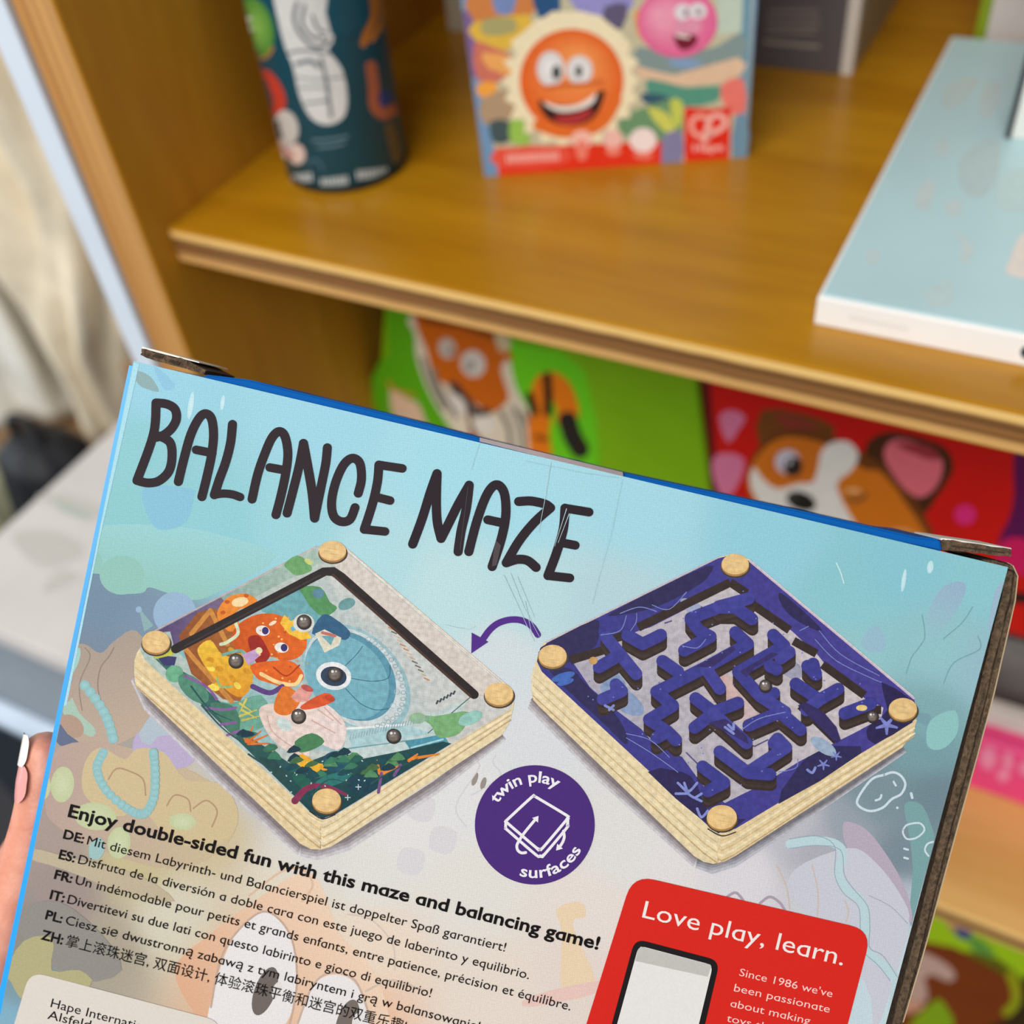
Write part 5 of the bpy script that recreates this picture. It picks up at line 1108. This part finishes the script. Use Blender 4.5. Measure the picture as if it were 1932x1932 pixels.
def tube_obj(name, pts, r, m, parent, n=10):
    P = [Vector(p) for p in smooth(pts, 6)]; V, Fc = [], []
    for i, q in enumerate(P):
        d = (P[min(i + 1, len(P) - 1)] - P[max(i - 1, 0)]).normalized()
        a = d.orthogonal().normalized(); b = d.cross(a)
        for k in range(n): V.append(q + (a * math.cos(2 * PI * k / n) + b * math.sin(2 * PI * k / n)) * r)
    for i in range(len(P) - 1):
        for k in range(n): Fc.append((i * n + k, i * n + (k + 1) % n, (i + 1) * n + (k + 1) % n, (i + 1) * n + k))
    Fc += [tuple(reversed(range(n))), tuple(range((len(P) - 1) * n, len(P) * n))]
    return mesh_obj(name, V, Fc, m, parent, smooth=True)
canvas = mat('natural_canvas', (232, 218, 192), rough=0.95, noise=0.12, scale=26, bump=0.3)
canvas2 = mat('bleached_canvas', (236, 234, 226), rough=0.95, noise=0.1, scale=22, bump=0.3)
KT += 0.0005
e = sack('canvas_tote_bag', [(-0.775, 0.575, 0.98, 0.05, 0.03, 1.0), (-0.77, 0.575, 0.86, 0.075, 0.04, 1.4), (-0.765, 0.575, 0.72, 0.085, 0.05, 1.5), (-0.765, 0.575, 0.6, 0.095, 0.06, 1.2), (-0.79, 0.575, 0.49, 0.082, 0.06, 1.0), (-0.81, 0.57, 0.41, 0.06, 0.055, .8), (-0.82, 0.57, KT + .012, 0.046, 0.05, 0.6)], canvas,
         'beige canvas tote bag with deep folds, standing on the brown carton beside the white board', 'bag', seed=3, folds=9)
tube_obj('handle', [(-0.79, 0.56, 0.95), (-0.81, 0.55, 1.08), (-0.775, 0.55, 1.16), (-0.74, 0.55, 1.08), (-0.75, 0.56, 0.95)], 0.008, canvas, e)
e = sack('white_cloth_bag', [(-1.01, 0.57, 0.98, 0.06, 0.04, 1.0), (-1.0, 0.57, 0.82, 0.075, 0.045, 1.1), (-1.0, 0.57, 0.66, 0.078, 0.055, 1.1), (-1.0, 0.57, 0.52, 0.08, 0.06, 0.9), (-0.99, 0.565, 0.38, 0.082, 0.065, 0.8), (-0.985, 0.565, KT + .012, 0.082, 0.065, 0.5)], canvas2,
         'white cloth bag at the far left, behind the beige tote', 'bag', seed=8, folds=7)
tube_obj('handle', [(-1.0, 0.555, 0.95), (-1.01, 0.55, 1.06), (-0.97, 0.55, 1.13), (-0.93, 0.55, 1.06), (-0.94, 0.555, 0.95)], 0.008, canvas2, e)
black = mat('black_nylon', (16, 17, 22), rough=0.6, noise=0.2)
e = sack('black_backpack', [(-0.736, 0.405, 0.425, 0.024, 0.02, .2), (-0.736, 0.405, 0.41, 0.042, 0.034, .2), (-0.737, 0.405, 0.34, 0.05, 0.045, .25), (-0.738, 0.40, 0.18, 0.05, 0.05, .3), (-0.738, 0.40, 0.004, 0.048, 0.05, .2)], black,
         'black nylon backpack standing beside the slate crate', 'backpack', seed=4, folds=4, amp=0.002)
tube_obj('carry_loop', [(-0.76, 0.405, 0.418), (-0.757, 0.405, 0.44), (-0.742, 0.405, 0.446), (-0.727, 0.405, 0.44), (-0.724, 0.405, 0.418)], 0.004, black, e)
e = sack('olive_bag', [(-0.86, 0.40, 0.375, 0.03, 0.02, .5), (-0.86, 0.40, 0.35, 0.046, 0.035, .6), (-0.862, 0.40, 0.2, 0.05, 0.045, .5), (-0.862, 0.40, 0.004, 0.048, 0.045, .3)], mat('olive_cloth', (158, 158, 130), rough=0.9, noise=0.25),
         'olive grey cloth bag standing left of the black backpack', 'bag', seed=6, folds=5, amp=0.003)
tube_obj('handle', [(-0.88, 0.40, 0.36), (-0.885, 0.395, 0.39), (-0.86, 0.395, 0.4), (-0.835, 0.395, 0.39), (-0.84, 0.40, 0.36)], 0.005, black, e)

# ------------------------------------------------------------------ the hand holding the box
skin_m, nt, b = new_mat('skin')
tc = nt.nodes.new('ShaderNodeTexCoord'); nz = nt.nodes.new('ShaderNodeTexNoise'); nz.inputs['Scale'].default_value = 140; nz.inputs['Detail'].default_value = 5
rp_ = nt.nodes.new('ShaderNodeValToRGB'); rp_.color_ramp.elements[0].position = .3; rp_.color_ramp.elements[1].position = .75
rp_.color_ramp.elements[0].color = (*lin((196, 122, 96)), 1); rp_.color_ramp.elements[1].color = (*lin((222, 158, 134)), 1)
nt.links.new(tc.outputs['Object'], nz.inputs['Vector']); nt.links.new(nz.outputs['Fac'], rp_.inputs['Fac']); nt.links.new(rp_.outputs['Color'], b.inputs['Base Color'])
wv = nt.nodes.new('ShaderNodeTexNoise'); wv.inputs['Scale'].default_value = 900
bp = nt.nodes.new('ShaderNodeBump'); bp.inputs['Strength'].default_value = .25; bp.inputs['Distance'].default_value = .0004
nt.links.new(tc.outputs['Object'], wv.inputs['Vector']); nt.links.new(wv.outputs['Fac'], bp.inputs['Height']); nt.links.new(bp.outputs['Normal'], b.inputs['Normal'])
b.inputs['Roughness'].default_value = .45; b.inputs['Subsurface Weight'].default_value = .12; b.inputs['Subsurface Radius'].default_value = (.004, .0015, .0008); b.inputs['Subsurface Scale'].default_value = .5
def gl(x, y, z): return GB.o + GB.ux * x + GB.uy * y + GB.n * z
TH = [((92, 1380), .2525, 4.9), ((87, 1424), .253, 6.0), ((82, 1500), .2535, 6.3), ((72, 1565), .254, 6.9), ((38, 1690), .2555, 8.0), ((-20, 1840), .258, 9.6), ((-85, 1990), .264, 11.5)]
thumb = [at_depth(*q, d) for q, d, r in TH]
verts = []; edges = []; rad = []
def jv(p, r): verts.append(tuple(p)); rad.append(r / 1000); return len(verts) - 1
palm = jv(gl(-.030, -.185, -.040), 20)
wr = jv(gl(-.050, -.245, -.048), 21); edges.append((palm, wr))
fo = jv(gl(-.075, -.33, -.055), 24); edges.append((wr, fo))
prev = palm
for q, (c_, d, r) in zip(thumb[::-1], TH[::-1]):
    k = jv(q, r); edges.append((prev, k)); prev = k
for i, (y0, L, r) in enumerate([(-.128, .066, 8.2), (-.148, .074, 8.6), (-.168, .068, 8.2), (-.187, .054, 7.2)]):
    z = -.042 - r / 1000 - .0005; prev = palm
    for (fx, fy, dz, rr) in [(-.016, 0, -.004, r + 1.2), (L * .35 - .01, .006, -.006, r + .4), (L * .72 - .01, .010, -.003, r - .3), (L - .01, .012, 0, r - 1.4)]:
        k = jv(gl(fx, y0 + fy, z + dz), rr); edges.append((prev, k)); prev = k
me = bpy.data.meshes.new('hand'); me.from_pydata(verts, edges, []); me.update()
hand = bpy.data.objects.new('hand', me); COL.objects.link(hand)
mdf = hand.modifiers.new('skin', 'SKIN'); mdf.use_smooth_shade = True; mdf.branch_smoothing = .6
for i, sv in enumerate(me.skin_vertices[0].data): sv.radius = (rad[i], rad[i]); sv.use_root = (i == 0)
sd = hand.modifiers.new('sub', 'SUBSURF'); sd.levels = 2; sd.render_levels = 2
dg = bpy.context.evaluated_depsgraph_get(); dg.update()
hm = bpy.data.meshes.new_from_object(hand.evaluated_get(dg)); hm.name = 'hand'
hand.modifiers.clear(); hand.data = hm; hm.materials.clear(); hm.materials.append(skin_m)
hm.polygons.foreach_set('use_smooth', [True] * len(hm.polygons))
tag(hand, "person's left hand gripping the blue game box, white-tipped thumbnail at its left edge", 'hand')
CR, CT = RM.T @ np.array([1.0, 0, 0]), RM.T @ np.array([0, 0, -1.0])
def nail_patch(name, t0, t1, a0, a1, lift, m, parent, taper=0.0, n=10, k=10):
    V, Fc = [], []
    for i in range(n + 1):
        t = t0 + (t1 - t0) * i / n
        py = 1380 + 125 * t; px = 92 - 10 * min(1, t * 1.1); r = .0048 + .0011 * max(0, min(1, t * 1.4))
        c_ = at_depth(px, py, .2528)
        w = 1 - taper * abs(2 * i / n - 1) ** 4
        for j in range(k + 1):
            a = math.radians((a0 + a1) / 2 + (a1 - a0) * (j / k - .5) * w)
            V.append(c_ + (CR * math.cos(a) + CT * math.sin(a)) * (r + lift))
            if i and j:
                q = i * (k + 1) + j; Fc.append((q, q - 1, q - k - 2, q - k - 1))
    return mesh_obj(name, V, Fc, m, parent, smooth=True)
nl = nail_patch('thumbnail', .42, 1.0, 104, 190, .0004, mat('nail_pink', (214, 150, 146), rough=.18, noise=.03), hand, .5)
tag(nl, 'glossy pink thumbnail')
nt_ = nail_patch('nail_tip', .0, .46, 112, 184, .0007, mat('nail_white', (226, 220, 212), rough=.25, noise=.02), nl, .3); tag(nt_, 'white nail tip')
